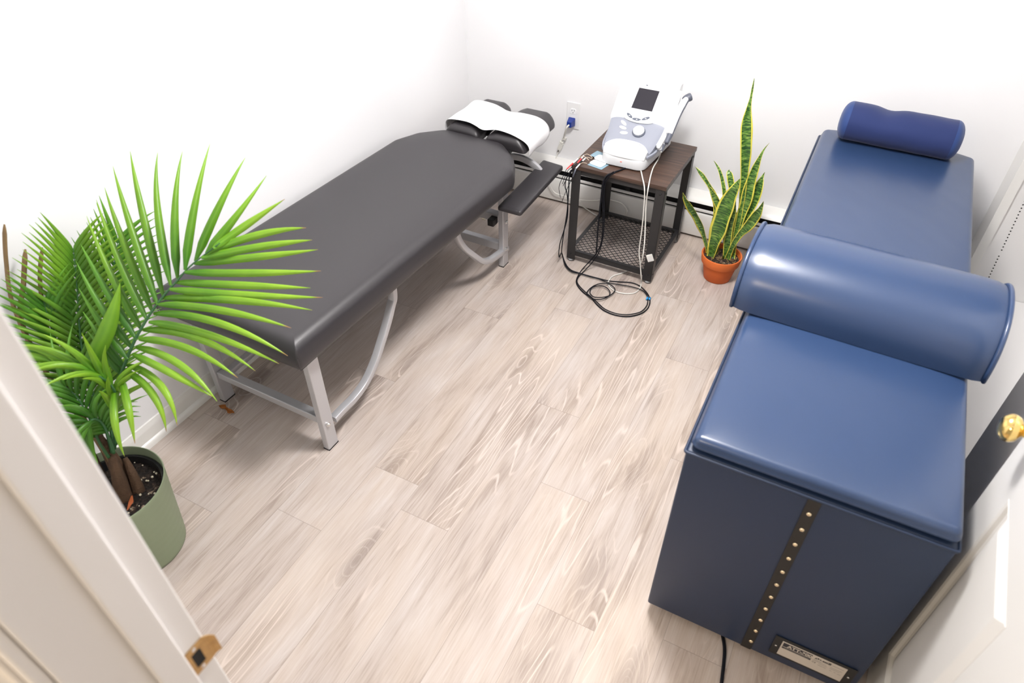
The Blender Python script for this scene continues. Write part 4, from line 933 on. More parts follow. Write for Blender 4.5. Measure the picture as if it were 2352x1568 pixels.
# control lobe (white, reaches down over the cowl), buttons, screen
lob = [(XC-.078, 2.905), (XC-.076, 2.886)]+[(XC+.076*math.cos(math.pi+math.pi*k/20), 2.884+.022*math.sin(math.pi+math.pi*k/20)) for k in range(1, 20)]+[(XC+.076, 2.886), (XC+.078, 2.905)]
decal('control_lobe', M_white, lob, .0045, .0035)
scr = decal('bezel', M_mark, [(XC-.066, 2.892), (XC+.066, 2.892), (XC+.072, 2.995), (XC-.060, 2.995)], .0042, .0005); scr.data.materials[0] = mat('bezel_white', (.58, .58, .60), .5)
decal('screen', M_screen, [(XC-.051, 2.893), (XC+.045, 2.893), (XC+.049, 2.973), (XC-.044, 2.973)], .0050, .0008)
for bx, by, a, rr in ((XC-.045, 2.8795, .016, -.35), (XC-.008, 2.8715, .021, -.0), (XC+.030, 2.8795, .017, .35)):
    b_ = decal('key', M_btn, ell(bx, by, a, .0044, rr), .0082, .0012); decal('key_mark', M_white, [(bx-.0045, by-.0013), (bx+.0045, by-.0013), (bx, by+.0018)], .0095, .0004, b_)
for bx, by, rr in ((-.920, 2.852, -.5), (-.914, 2.830, -.15), (-.900, 2.808, .12)):
    decal('side_key', M_white, ell(bx, by, .0175, .0062, rr), .0005, .0022)
# dial
tn = Vector((0, -(.655-.603), (2.87-2.775))).normalized()
q = tn.to_track_quat('Z', 'Y').to_matrix()
bm = bmesh.new(); lathe(bm, [(.0290, -.001), (.0290, .004), (.0265, .006)], onTop(-.838, 2.826, 0), 40, q); dl = link('dial', bm, M_btn, mc, smooth=False)
bm = bmesh.new(); lathe(bm, [(.0250, .0058), (.0250, .013), (.0235, .0155), (.018, .0168), (.0005, .0172)], onTop(-.838, 2.826, 0), 40, q); link('dial_cap', bm, M_white, dl, smooth=True)
# small marks: two crescents and a dot on the cap, led, faint soft keys by the screen, maker's mark
for sx in (-1, 1):
    bm = bmesh.new(); cx_ = XC+.005+sx*.045
    sweep(bm, smoothpath([onTop(cx_-.011, 2.760, .0038), onTop(cx_, 2.765, .0040), onTop(cx_+.011, 2.760, .0038)], 4), circ(.0010, 6), scale=[.3]+[1]*7+[.3]); link('jack_mark', bm, M_btn, mc)
bm = bmesh.new(); lathe(bm, [(.0016, 0), (.0012, .0008)], onTop(XC+.003, 2.763, .0036), 10); link('cap_mark', bm, M_btn, mc)
bm = bmesh.new(); box(bm, -.868, -.860, 2.7005, 2.703, .5375, .5405, .0006); link('led', bm, M_led, mc)
for k in range(5):
    yy = 2.985-k*.016
    decal('soft_key', M_soft, [(XC+.082-.002*k, yy-.002), (XC+.112-.002*k, yy-.002), (XC+.112-.002*k, yy+.002), (XC+.082-.002*k, yy+.002)], .0040, .0006)
    decal('soft_key', M_soft, [(XC-.108, yy-.002), (XC-.080, yy-.002), (XC-.080, yy+.002), (XC-.108, yy+.002)], .0040, .0006)
pp_ = onTop(XC-.018, 2.987, .0052); ln = math.atan2(.133, .13)
for a, b_ in ((-.018, -.010), (-.008, .003), (.005, .022)): decal('maker_mark', M_btn if a < -.01 else M_mark, [(XC+a, 2.984), (XC+b_, 2.984), (XC+b_, 2.9865), (XC+a, 2.9865)], .0050, .0004)
decal('model_mark', M_mark, [(XC-.020, 2.8868), (XC+.006, 2.8868), (XC+.006, 2.8885), (XC-.020, 2.8885)], .0085, .0003)
# side wings (grey hooks) and wand holder
for sx in (-1, 1):
    bm = bmesh.new()
    xw = XC+sx*.112
    sweep(bm, smoothpath([(XC+sx*.100, 2.728, .567), (XC+sx*.118, 2.775, .572), (XC+sx*.126, 2.83, .585), (XC+sx*.127, 2.865, .600)], 6), rrect(.0045, .007, .002), scale=[.6]+[1]*16+[.8, .5])
    autosmooth(link('cable_hook', bm, M_grey, mc), 40)
bm = bmesh.new()
Hs = [(.1300, 2.785, .600), (.140, 2.83, .640), (.142, 2.87, .676), (.142, 2.93, .735), (.138, 2.99, .775)]
sweep(bm, smoothpath([(XC+a, b_, c-.006) for a, b_, c in Hs], 5), [(-.014, -.012), (.016, -.012), (.020, .006), (.016, .009), (.010, -.004), (-.010, -.004), (-.014, .009)], up=Vector((1, 0, 0)), scale=[.6]+[1]*20)
autosmooth(link('wand_holder', bm, M_white, mc), 35)

# ultrasound applicator resting in the holder, with its white cable
wd = thing('ultrasound_applicator', (-.70, 2.86, .70), 'white ultrasound wand with long white cable, held at the side of the therapy machine', 'applicator')
wp = smoothpath([(-.701, 2.762, .628), (-.699, 2.80, .655), (-.698, 2.84, .686), (-.696, 2.885, .719), (-.692, 2.93, .745), (-.687, 2.965, .758)], 6)
n_ = len(wp)
def wsc(i):
    t = i/(n_-1); return (.55+.45*min(1, t/.25))*(1 if t < .8 else 1-.25*(t-.8)/.2)
bm = bmesh.new(); sweep(bm, wp[7:], circ(.0135, 16), scale=[wsc(i+7)*1.06 for i in range(n_-7)]); link('handle', bm, M_white, wd, smooth=True)
bm = bmesh.new(); sweep(bm, [p+Vector((.0035, .003, -.0045)) for p in wp[2:]], circ(.0135, 16), scale=[wsc(i+2)*.98 for i in range(n_-2)]); link('grip', bm, M_grey2, wd, smooth=True)
bm = bmesh.new()
for k in range(9):
    p = Vector((-.7015, 2.762, .628))+Vector((0, -.77, -.62)).normalized()*(.0035*k)
    mq = Vector((0, -.77, -.62)).to_track_quat('Z', 'Y').to_matrix(); lathe(bm, [(.0062-.0004*k, 0), (.0062-.0004*k, .0022), (.0045-.0003*k, .0024), (.0045-.0003*k, .0035)], p, 14, mq)
link('strain_relief', bm, M_grey2, wd)
hq = Vector((.75, .55, .36)).to_track_quat('Z', 'Y').to_matrix()
bm = bmesh.new(); lathe(bm, [(.010, -.014), (.0150, -.004), (.0165, .004), (.0172, .012), (.0172, .020), (.015, .0235)], (-.690, 2.972, .756), 28, hq); link('sound_head', bm, M_grey2, wd, smooth=True)
bm = bmesh.new(); sweep(bm, [(Vector((-.684, 2.915, .722))), Vector((-.680, 2.925, .722)), Vector((-.680, 2.935, .726))], circ(.004, 8)); link('hook', bm, M_white, wd)
wc = [Vector((-.7025, 2.737, .608))]+[Vector(p) for p in WHITE_CABLE[1:]]
bm = bmesh.new(); sweep(bm, smoothpath(wc, 8), circ(.0029, 8)); link('cable', bm, M_cordw, wd, smooth=True)
bm = bmesh.new(); c = Vector((-.645, 2.592, .175)); Rm = Matrix.Rotation(math.radians(-25), 3, 'Y') @ Matrix.Rotation(math.radians(12), 3, 'Z')
box(bm, -.014, .014, -.004, .004, -.022, .012, .002, T=lambda v: c+Rm @ v); tg = link('cable_tag', bm, M_cordw, wd)
bm = bmesh.new()
for k in range(4): box(bm, -.009, .009, -.0046, -.0041, -.017+.006*k, -.015+.006*k, T=lambda v: c+Rm @ v)
link('tag_print', bm, M_mark, tg)

# ============================================================ electrode leads
LD = []
cordsA = thing('electrode_leads', (-.85, 2.55, 0), 'pair of thin black electrode lead cords coiled on the floor before the side table', 'cable')
bm = bmesh.new(); sweep(bm, smoothpath(CORD_A, 7), circ(.0027, 8)); link('lead_cord', bm, M_cordb, cordsA, smooth=True)
bm = bmesh.new(); sweep(bm, smoothpath(CORD_B, 7), circ(.0024, 8)); link('lead_cord', bm, M_cordb, cordsA, smooth=True)
bm = bmesh.new(); sweep(bm, smoothpath(COIL, 7), circ(.0024, 8)); link('cord_coil', bm, M_cordb, cordsA, smooth=True)
for c, d in (((-.607, 2.513, .0085), (.05, -1, 0)), ((-.597, 2.519, .006), (.05, -1, 0))):
    bm = bmesh.new(); v = Vector(d).normalized()*.008; sweep(bm, [Vector(c)-v, Vector(c)+v], circ(.0042, 10)); link('blue_marker', bm, M_bluetape, cordsA, smooth=True)
def lead(pts_wire, pin, conn_end, col):
    a, b_, c = Vector(pin[0]), Vector(pin[1]), Vector(conn_end)
    bm = bmesh.new(); sweep(bm, smoothpath(pts_wire, 5), circ(.0012, 6)); link('pad_wire', bm, M_beige, cordsA, smooth=True)
    bm = bmesh.new(); sweep(bm, [a, b_], circ(.0032, 10)); link('pin_sleeve', bm, M_white, cordsA, smooth=True)
    bm = bmesh.new(); sweep(bm, [b_, b_.lerp(c, .5), c], circ(.0036, 10), scale=[1, 1, .6]); link('red_connector' if col is M_red else 'black_connector', bm, col, cordsA, smooth=True)
lead([(-1.006, 2.724, .516), (-1.022, 2.735, .519), (-1.038, 2.735, .522), (-1.047, 2.722, .520)], ((-1.047, 2.722, .519), (-1.046, 2.690, .517)), (-1.046, 2.648, .515), M_red)
lead([(-1.004, 2.715, .516), (-1.020, 2.712, .519), (-1.030, 2.705, .519)], ((-1.030, 2.705, .518), (-1.034, 2.672, .5165)), (-1.037, 2.636, .515), M_black)
lead([(-1.010, 2.695, .516), (-1.035, 2.702, .524), (-1.050, 2.695, .523), (-1.056, 2.678, .521)], ((-1.056, 2.678, .520), (-1.062, 2.636, .516)), (-1.076, 2.600, .500), M_red)
lead([(-1.006, 2.663, .516), (-1.022, 2.655, .519), (-1.031, 2.640, .518)], ((-1.031, 2.640, .517), (-1.036, 2.610, .509)), (-1.044, 2.598, .470), M_grey2)
for P_ in ([(-1.046, 2.648, .515), (-1.052, 2.620, .512), (-1.072, 2.600, .490), (-1.088, 2.590, .43)], [(-1.037, 2.636, .515), (-1.045, 2.615, .512), (-1.060, 2.598, .487), (-1.085, 2.590, .42)], [(-1.076, 2.600, .500), (-1.090, 2.592, .46), (-1.104, 2.59, .41), (-1.094, 2.59, .36)], [(-1.044, 2.598, .470), (-1.058, 2.594, .43), (-1.075, 2.592, .38), (-1.086, 2.592, .34)]):
    bm = bmesh.new(); sweep(bm, smoothpath(P_, 5), circ(.0014, 6)); link('lead_tail', bm, M_cordb, cordsA, smooth=True)
# thick black mains cord is the joined pair rising to the machine
bm = bmesh.new(); sweep(bm, smoothpath([(-.905, 2.612, .10), (-.908, 2.609, .25), (-.906, 2.607, .40), (-.902, 2.606, .47), (-.893, 2.612, .507), (-.875, 2.640, .5122), (-.850, 2.690, .5119), (-.835, 2.72, .5119)], 7), rrect(.0048, .0028, .002)); link('joined_cord', bm, M_cordb, cordsA, smooth=True)

# electrode pads on their liner film
def padthing(c, ang, film_c, fang, lab, zf):
    t = thing('electrode_pad', (c[0], c[1], .5086), lab, 'electrode pad')
    bm = bmesh.new(); Rz = Matrix.Rotation(fang, 3, 'Z')
    Pq = [Rz @ Vector((a, b_, 0))+Vector((film_c[0], film_c[1], 0)) for a, b_ in rrect(.038, .030, .003)]
    A = [bm.verts.new((p.x, p.y, zf)) for p in Pq]; B = [bm.verts.new((p.x, p.y, zf+.0006)) for p in Pq]
    for k in range(len(A)): bm.faces.new((A[k], A[(k+1) % len(A)], B[(k+1) % len(A)], B[k]))
    bm.faces.new(A[::-1]); bm.faces.new(B); link('liner_film', bm, M_film, t)
    bm = bmesh.new(); Rz = Matrix.Rotation(ang, 3, 'Z'); Pq = [Rz @ Vector((a, b_, 0)) for a, b_ in ((-.033, -.024), (.033, -.024), (.033, .024), (-.033, .024))]
    pad(bm, [(p.x+c[0], p.y+c[1]) for p in Pq], .014, zf+.0008, zf+.0052, .0022, rb=.0006, nr=3, step=.01); autosmooth(link('gel_pad', bm, M_gel, t), 50)
padthing((-.967, 2.694), -.25, (-.962, 2.685), -.2, 'lower white electrode pad on pale teal film at the corner of the side table', .5092)
padthing((-.962, 2.733), -.25, (-.982, 2.762), -.2, 'upper white electrode pad on pale teal film touching the therapy machine', .5162)

# ============================================================ outlet, plug, cord at the back wall
ou = thing('wall_outlet', (-1.303, 3.2, .48), 'white duplex wall outlet above the heater between the black table and side table', 'outlet')
bm = bmesh.new(); box(bm, -1.340, -1.268, 3.1945, 3.1995, .408, .545, .002); link('cover_plate', bm, M_plate, ou)
for zz in (.500, .452):
    bm = bmesh.new(); Pq = rrect(.0165, .0145, .010, 4)
    A = [bm.verts.new((-1.304+a, 3.1946, zz+b_)) for a, b_ in Pq]; B = [bm.verts.new((-1.304+a, 3.1925, zz+b_)) for a, b_ in Pq]
    for k in range(len(A)): bm.faces.new((A[k], A[(k+1) % len(A)], B[(k+1) % len(A)], B[k]))
    bm.faces.new(B); bmesh.ops.recalc_face_normals(bm, faces=bm.faces); rc = link('receptacle', bm, M_white, ou)
    bm = bmesh.new(); box(bm, -1.3115, -1.3095, 3.1921, 3.1926, zz+.001, zz+.008); box(bm, -1.2985, -1.2965, 3.1921, 3.1926, zz+.001, zz+.009); lathe(bm, [(.0024, 0), (.0024, .0005)], (-1.304, 3.1926, zz-.007), 10, '-y'); link('slots', bm, M_slot, rc)
pg = thing('plugged_in_cord', (-1.31, 3.16, .44), 'blue plug in the lower outlet socket with white cord running down behind the armrest', 'power cord')
bm = bmesh.new(); vs = box(bm, -1.3245, -1.2865, 3.150, 3.1915, .426, .470, .005, 2)
for v in bm.verts:
    if v.co.y < 3.165: v.co.x = -1.3055+(v.co.x+1.3055)*.72; v.co.z = .445+(v.co.z-.448)*.72
link('plug_body', bm, M_plug, pg)
bm = bmesh.new(); sweep(bm, smoothpath([(-1.3055, 3.152, .443), (-1.311, 3.140, .435), (-1.322, 3.148, .405), (-1.334, 3.165, .375)], 6), circ(.0048, 8)); link('strain_relief', bm, M_cordw, pg, smooth=True)
bm = bmesh.new(); sweep(bm, smoothpath([(-1.334, 3.165, .375)]+[Vector(p) for p in WALL_CORD[3:]], 7), circ(.0030, 8)); link('cord', bm, M_cordw, pg, smooth=True)
bm = bmesh.new(); sweep(bm, smoothpath([Vector(p) for p in WALL_CORD2], 6), circ(.0030, 8)); link('cord_tail', bm, M_cordw, pg, smooth=True)
def cbox(c, sx, sy, sz, ang, m, name, parent):
    bm = bmesh.new(); Rm2 = Matrix.Rotation(ang, 3, 'Y'); box(bm, -sx, sx, -sy, sy, -sz, sz, .0015, T=lambda v: Vector(c)+Rm2 @ v); return link(name, bm, m, parent)
cbox((-1.337, 3.181, .353), .0085, .008, .0075, .35, M_cordw, 'cord_clip', pg)
cbox((-1.355, 3.184, .326), .0100, .008, .005, .35, M_cordw, 'cord_clip', pg)
cbox((-1.362, 3.186, .300), .0105, .009, .020, .35, M_cordw, 'inline_connector', pg)
cbox((-1.371, 3.184, .272), .0045, .0045, .006, .35, M_zinc, 'metal_ferrule', pg)

# ============================================================ snake plant in terracotta pot
sn = thing('potted_snake_plant', (-.372, 2.838, 0), 'variegated snake plant in a terracotta pot on the floor beside the side table', 'potted plant')
PC = (-.372, 2.838, 0)
bm = bmesh.new(); lathe(bm, [(.058, 0), (.062, .003), (.0795, .088), (.0795, .090)], PC, 56, capt=False); link('pot', bm, M_terra, sn, smooth=True)
bm = bmesh.new(); lathe(bm, [(.0795, .086), (.0855, .088), (.0875, .091), (.0925, .128), (.0915, .131), (.0885, .132), (.0855, .130), (.0805, .105), (.076, .09), (.0500, .088)], PC, 56, capb=False, capt=False); autosmooth(link('pot_rim', bm, M_terra2, sn), 40)
bm = bmesh.new(); rings = []
for k in range(9):
    r = .0805*(1-k/8); rings.append([bm.verts.new((PC[0]+r*math.cos(a*math.pi/18), PC[1]+r*math.sin(a*math.pi/18), .108+.006*noise.noise(Vector((r*60*math.cos(a*math.pi/18), r*60*math.sin(a*math.pi/18), 0)))+.006*(k/8))) for a in range(36)])
for A, B in zip(rings, rings[1:]):
    for k in range(36): bm.faces.new((A[k], A[(k+1) % 36], B[(k+1) % 36], B[k]))
so = link('soil', bm, M_soil2, sn, smooth=True)
rnd = random.Random(3)
bm = bmesh.new()
for k in range(46):
    a = rnd.uniform(0, 6.28); r = .072*math.sqrt(rnd.random()); c = Vector((PC[0]+r*math.cos(a), PC[1]+r*math.sin(a), .116)); b2 = rnd.uniform(0, 3.14); L_ = rnd.uniform(.004, .013)
    d = Vector((math.cos(b2)*L_, math.sin(b2)*L_, rnd.uniform(-.002, .003))); sweep(bm, [c-d, c+d], rrect(.0018, .0009, .0004, 1))
setp(link('bark_chips', bm, M_stalk, so), kind='stuff')
viewd = Vector((PC[0], PC[1], 0)).normalized()
for li, pts in enumerate(SNAKE):
    bm = bmesh.new(); uvl = bm.loops.layers.uv.new('UVMap')
    n = len(pts); P3 = smoothpath([p[:3] for p in pts], 5); Wd = [q.x for q in smoothpath([(p[3], 0, 0) for p in pts], 5)]
    rr = random.Random(li*13+5); yaw = rr.uniform(-.5, .5); tw = rr.uniform(-.3, .3)
    rows = []; acc = 0; prev = None; NX = 6
    for i, (p, w_) in enumerate(zip(P3, Wd)):
        if prev is not None: acc += (p-prev).length
        prev = p; t = P3[min(i+1, len(P3)-1)]-P3[max(i-1, 0)]; t.normalize()
        k = i/(len(P3)-1)
        vd = (Matrix.Rotation(yaw+tw*k, 3, 'Z') @ viewd)
        s = t.cross(vd).normalized(); nn = s.cross(t).normalized(); w_ = max(w_, .0012)/max(.75, math.cos(yaw+tw*k))
        und = 1+.05*math.sin(acc*42+li)
        fr, bk = [], []
        for j in range(NX+1):
            u = -1+2*j/NX; cup = -.20*w_*(u*u)*(1 if k < .85 else 0)
            q = p+s*(w_*.5*u*und)+nn*(cup+.0012*math.sin(acc*60+u*2))
            fr.append(bm.verts.new(q+nn*.0011*(1-abs(u)*.7))); bk.append(bm.verts.new(q-nn*.0011*(1-abs(u)*.7)))
        rows.append((fr, bk, acc))
    def quad(vs, uvs):
        f = bm.faces.new(vs)
        for lp, uvv in zip(f.loops, uvs): lp[uvl].uv = uvv
        f.smooth = True
    off = li*1.37
    for (f0, b0, a0_), (f1, b1, a1_) in zip(rows, rows[1:]):
        for j in range(NX):
            u0, u1 = j/NX, (j+1)/NX
            quad((f0[j], f0[j+1], f1[j+1], f1[j]), ((u0, a0_+off), (u1, a0_+off), (u1, a1_+off), (u0, a1_+off)))
            quad((b0[j+1], b0[j], b1[j], b1[j+1]), ((u1, a0_+off), (u0, a0_+off), (u0, a1_+off), (u1, a1_+off)))
        for j, uu in ((0, 0), (NX, 1)):
            vs = (b0[j], f0[j], f1[j], b1[j]) if j == 0 else (f0[j], b0[j], b1[j], f1[j])
            quad(vs, ((uu, a0_+off),)*4)
    bm.faces.new(rows[0][0]+rows[0][1][::-1]); bm.faces.new(rows[-1][0][::-1]+rows[-1][1])
    link('leaf', bm, M_snake, sn)

# ============================================================ palm by the door
pl_ = thing('potted_palm', (-1.60, .56, 0), 'tall green palm in a sage green pot beside the door frame', 'potted plant')
pc = (-1.60, .56, 0)
bm = bmesh.new(); prof = [(.120, 0), (.124, .004)]
for k in range(1, 30): prof.append((.124+.026*k/30+(.0006 if k % 3 == 0 else 0), .004+.292*k/30))
prof += [(.1505, .298), (.1495, .300), (.1475, .300), (.146, .296), (.139, .20), (.10, .19)]
lathe(bm, prof, pc, 72, capt=False); autosmooth(link('planter', bm, M_green, pl_), 50)
bm = bmesh.new(); lathe(bm, [(.128, .15), (.137, .262), (.142, .264), (.142, .270), (.134, .271), (.131, .262), (.125, .20)], pc, 56, capb=False, capt=False); autosmooth(link('nursery_pot', bm, M_black, pl_), 40)
bm = bmesh.new(); rings = []
for k in range(13):
    r = .130*(1-k/12); rings.append([bm.verts.new((pc[0]+r*math.cos(a*math.pi/24), pc[1]+r*math.sin(a*math.pi/24), .243+.010*noise.noise(Vector((r*30*math.cos(a*math.pi/24), r*30*math.sin(a*math.pi/24), 5))))) for a in range(48)])
for A, B in zip(rings, rings[1:]):
    for k in range(48): bm.faces.new((A[k], A[(k+1) % 48], B[(k+1) % 48], B[k]))
sl_ = link('soil', bm, M_soil, pl_, smooth=True)
bm = bmesh.new(); rnd = random.Random(11)
for k in range(70):
    a = rnd.uniform(0, 6.28); r = .125*math.sqrt(rnd.random()); c = Vector((pc[0]+r*math.cos(a), pc[1]+r*math.sin(a), .252))
    bmesh.ops.create_icosphere(bm, subdivisions=1, radius=rnd.uniform(.002, .0042), matrix=Matrix.Translation(c))
setp(link('perlite', bm, M_chip, sl_), kind='stuff')
bm = bmesh.new(); c = Vector((-1.535, .565, .255)); sweep(bm, [c+Vector((-.02, .018, 0)), c+Vector((0, 0, .004)), c+Vector((.012, -.024, .002))], rrect(.007, .0012, .0006, 1), scale=[.3, 1, .2]); link('fallen_leaf_piece', bm, mat('rust_leaf', srgb(170, 90, 48), .7), sl_)
# fibrous trunk bases
for k, (dx, dy, tx, ty, h, r) in enumerate(((-.01, .045, -.045, .06, .19, .026), (.02, .01, -.01, .05, .13, .022), (-.05, -.01, -.07, .03, .16, .024), (-.02, -.05, -.06, -.03, .12, .02), (.035, .05, .0, .075, .10, .016))):
    bm = bmesh.new(); p0 = Vector((pc[0]+dx, pc[1]+dy, .235)); p1 = Vector((pc[0]+tx, pc[1]+ty, .245+h)); pts = smoothpath([p0, p0.lerp(p1, .5)+Vector((.006, 0, .01)), p1], 6)
    prf = [((r*(1+.14*math.sin(j*2.7)))*math.cos(j*math.pi/7), (r*(1+.14*math.sin(j*2.7)))*math.sin(j*math.pi/7)) for j in range(14)]
    sweep(bm, pts, prf, scale=[1.15-.75*(i/(len(pts)-1)) for i in range(len(pts))]); link('trunk', bm, M_trunk, pl_, smooth=True)

def leaflet(bm, uvl, base, mid, tip, width, nrm, brown=.0, strap=False, n=11, fold=.28):
    """one folded, tapering leaflet with real thickness"""
    B, Mi, T = Vector(base), Vector(mid), Vector(tip); ctrl = 2*Mi-.5*(B+T)
    rows = []
    for i in range(n+1):
        t = i/n; p = (1-t)**2*B+2*t*(1-t)*ctrl+t*t*T; d = (2*(1-t)*(ctrl-B)+2*t*(T-ctrl)).normalized()
        s = d.cross(nrm).normalized(); nn = s.cross(d).normalized()
        w_ = (width*min(1, .35+t/.16)*(1-max(0, (t-.50)/.50)**1.5)+.0007) if strap else (width*min(1, .28+t/.20)*(1-max(0, (t-.26)/.74)**1.35)+.0007)
        row = []
        for sgn, off in ((-1, 0), (0, 1), (1, 0)):
            row.append(p+s*(.5*w_*sgn)-nn*(fold*w_*.5*(1 if sgn else 0)))
        for q in row: q.x = max(q.x, XL+.006)
        th = nn*.00035
        rows.append(([bm.verts.new(q+th) for q in row], [bm.verts.new(q-th) for q in row], t))
    ul = (0, .5, 1)
    def quad(vs, uvs):
        f = bm.faces.new(vs); f.smooth = True
        for lp, u in zip(f.loops, uvs): lp[uvl].uv = u
    vmax = .90+brown
    for (f0, b0, t0), (f1, b1, t1) in zip(rows, rows[1:]):
        for j in (0, 1):
            uv4 = ((ul[j], t0*vmax), (ul[j+1], t0*vmax), (ul[j+1], t1*vmax), (ul[j], t1*vmax))
            quad((f0[j], f0[j+1], f1[j+1], f1[j]), uv4); quad((b0[j], b1[j], b1[j+1], b0[j+1]), (uv4[0], uv4[3], uv4[2], uv4[1]))
        quad((f0[0], f1[0], b1[0], b0[0]), ((0, t0*vmax),)*4); quad((f0[2], b0[2], b1[2], f1[2]), ((1, t0*vmax),)*4)
CAMDIR = Vector((0, 0, 1.92))
# the large frond that reaches over the table
bigf = [Vector(p) for p in BIG_RACHIS]
bm = bmesh.new(); pth = smoothpath(bigf, 5); sweep(bm, pth, circ(.0048, 8), scale=[1.25-1.0*(i/len(pth)) for i in range(len(pth))]); big = link('frond', bm, M_rach, pl_, smooth=True)
rnd = random.Random(21)
for side, data in (('r', BIG_RIGHT), ('l', BIG_LEFT)):
    for k, (b_, m_, t_) in enumerate(data):
        bm = bmesh.new(); uvl = bm.loops.layers.uv.new('UVMap'); b_, m_, t_ = Vector(b_), Vector(m_), Vector(t_)
        nrm = (Vector((-.25 if side == 'r' else .25, -.1, 1.9))-b_).normalized()
        nrm = (nrm+Vector((rnd.uniform(-.15, .15), rnd.uniform(-.15, .15), 0))).normalized()
        leaflet(bm, uvl, b_, m_, t_, .0185 if side == 'r' else .0205, nrm, brown=rnd.uniform(.03, .10) if side == 'r' else rnd.uniform(.0, .04), n=14, strap=(side == 'r'))
        link('leaflet', bm, M_palm if side == 'r' else M_palm2 if k > 9 else M_palm3, big)
# a broad single leaflet standing up in front of the rear fronds
bm = bmesh.new(); uvl = bm.loops.layers.uv.new('UVMap'); q0, q1, q2 = [Vector(p) for p in BROAD]
leaflet(bm, uvl, q0, q1, q2, .040, (Vector((0, 0, 1.9))-q1).normalized(), n=12, strap=True); link('broad_leaflet', bm, M_palm3, pl_)
# the other fronds
SPEC = [(.040, 58, 1.0, 0), (.052, 55, 1.0, .0), (.080, 50, 1.35, -.35), (.050, 50, 1, -.3), (.030, 60, 1, -.6), (.045, 55, 1, 0)]
for fi, (pts, LL) in enumerate(zip(FRONDS, FROND_LEN)):
    rnd = random.Random(50+fi); pth = smoothpath([Vector(p) for p in pts], 8)
    for q in pth: q.x = max(q.x, XL+.02)
    bm = bmesh.new(); sweep(bm, pth, circ(.0040, 7), scale=[1.2-1.0*(i/len(pth)) for i in range(len(pth))]); frn = link('frond', bm, M_rach, pl_, smooth=True)
    cum = [0]
    for a, b_ in zip(pth, pth[1:]): cum.append(cum[-1]+(b_-a).length)
    tot = cum[-1]; step, ang, wk, droop = SPEC[fi]; step *= .42
    bmL = bmesh.new(); uvl = bmL.loops.layers.uv.new('UVMap'); s_ = tot*.30
    while s_ < tot:
        i = max(j for j in range(len(cum)) if cum[j] <= s_); i = min(i, len(pth)-2); p = pth[i].lerp(pth[i+1], (s_-cum[i])/max(1e-6, cum[i+1]-cum[i])); t = (pth[min(i+3, len(pth)-1)]-pth[max(0, i-2)]).normalized()
        k = (s_/tot-.30)/.70; nv = (Vector((.25, -.05, 1.9))-p).normalized(); nv = (nv+Vector((.5, 0, 0))).normalized()
        sd_ = t.cross(nv).normalized(); L_ = LL*(.62+.5*math.sin(math.pi*min(1, .18+k*.75)))*rnd.uniform(.93, 1.05)
        a_ = math.radians(ang*(1.05-.55*k))
        for sg in (-1, 1):
            d = (t*math.cos(a_)+sd_*sg*math.sin(a_)+nv*.12*rnd.uniform(.5, 1.5)).normalized()
            if fi == 2: d = (t*1.1+sd_*sg*rnd.uniform(.15, .45)+Vector((0, 0, -.12))*rnd.uniform(.3, 1.5)).normalized()
            d2 = (d+Vector((0, 0, -.25+droop))).normalized()
            mid = p+d*L_*.5; tip = mid+d2*L_*.5
            leaflet(bmL, uvl, p, mid, tip, .0135*wk, nv, n=8, brown=rnd.uniform(-.02, .03))
        s_ += step
    link('leaflets', bmL, (M_palm3, M_palm2, M_palm, M_palm2, M_palm2, M_palm2)[fi], frn)
# dried cut stalks
for pts in STALKS:
    bm = bmesh.new(); pp = smoothpath([Vector(p) for p in pts], 6)
    for q in pp: q.x = max(q.x, XL+.02)
    sweep(bm, pp, rrect(.0065, .003, .0018), scale=[.35, .7]+[1]*(len(pp)-2)); setp(link('dry_stalk', bm, M_stalk, pl_, smooth=True))

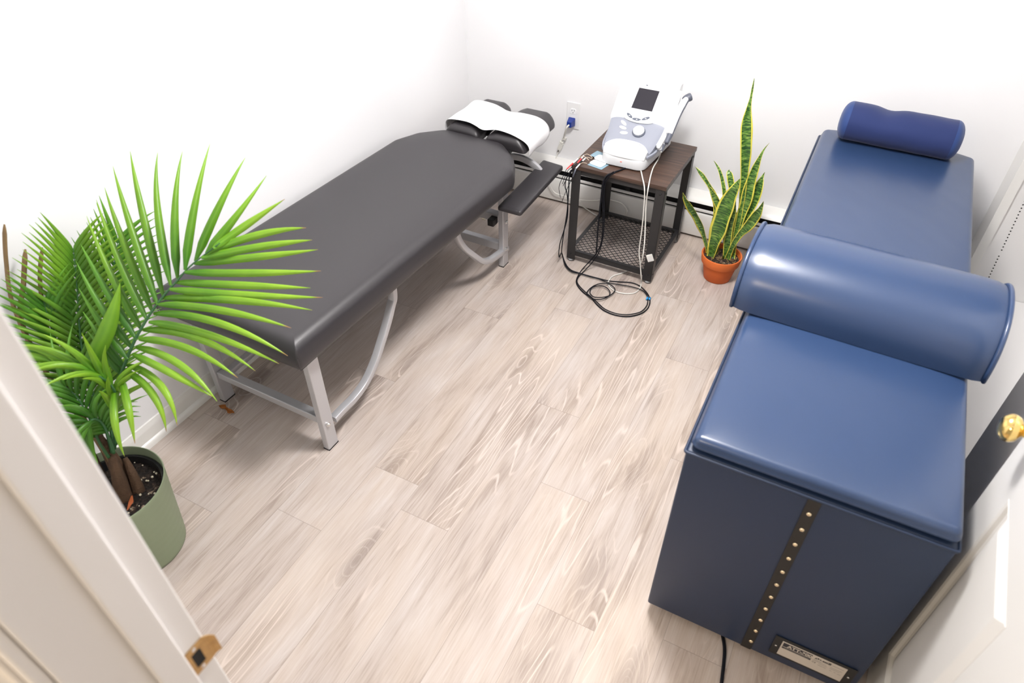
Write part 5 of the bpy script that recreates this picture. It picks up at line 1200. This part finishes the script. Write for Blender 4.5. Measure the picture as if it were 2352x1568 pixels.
# ============================================================ small litter
def crumple(name, c, L_, m, lab, cat, seed=1):
    bm = bmesh.new(); rr = random.Random(seed); rows = []
    for i in range(9):
        t = i/8; w_ = .010*(math.sin(t*math.pi)**.4+.15)*(.5 if 3 <= i <= 5 else 1); p = Vector((c[0]-L_/2+L_*t, c[1]+.004*math.sin(t*6), .003+.004*rr.random()))
        rows.append([bm.verts.new(p+Vector((0, w_*u, .006*abs(u)*rr.random()+.003*rr.random()))) for u in (-1, -.4, .3, 1)])
    for A, B in zip(rows, rows[1:]):
        for j in range(3): bm.faces.new((A[j], A[j+1], B[j+1], B[j]))
    o = link(name, bm, m, loc=(c[0], c[1], 0)); s = o.modifiers.new('t', 'SOLIDIFY'); s.thickness = .0015
    return setp(o, lab, cat)
crumple('dry_leaf', (-1.797, 1.113, 0), .078, M_dead, 'curled brown dry leaf on the floor near the left baseboard', 'leaf')
def chip(c, s, lab):
    bm = bmesh.new(); v = [(-s, -.3*s), (s, -.6*s), (.3*s, .1*s), (-.5*s, s)]
    A = [bm.verts.new((c[0]+a, c[1]+b_, .0005)) for a, b_ in v]; B = [bm.verts.new((c[0]+a, c[1]+b_, .003)) for a, b_ in v]
    for k in range(4): bm.faces.new((A[k], A[(k+1) % 4], B[(k+1) % 4], B[k]))
    bm.faces.new(A[::-1]); bm.faces.new(B); return setp(link('paper_scrap', bm, M_chip, loc=(c[0], c[1], 0)), lab, 'scrap')
chip((-1.611, 2.786), .014, 'tiny pale scrap on the floor under the head end of the black table')
chip((-.292, 3.10), .005, 'tiny white crumb on the floor at the foot of the heater')

# flush ceiling lamps (above the frame)
for nm, (x, y), lab in (('ceiling_light', (-.48, 1.62), 'white ceiling light frame over the middle of the room'), ('ceiling_light', (-.75, -1.10), 'white ceiling light frame in the hall outside the door')):
    t = thing(nm, (x, y, ZC), lab, 'ceiling light')
    for a in ((-.32, .32, .28, .32), (-.32, .32, -.32, -.28), (-.32, -.28, -.28, .28), (.28, .32, -.28, .28)):
        bm = bmesh.new(); box(bm, x+a[0], x+a[1], y+a[2], y+a[3], ZC-.03, ZC-.001); link('frame_bar', bm, M_trim, t)
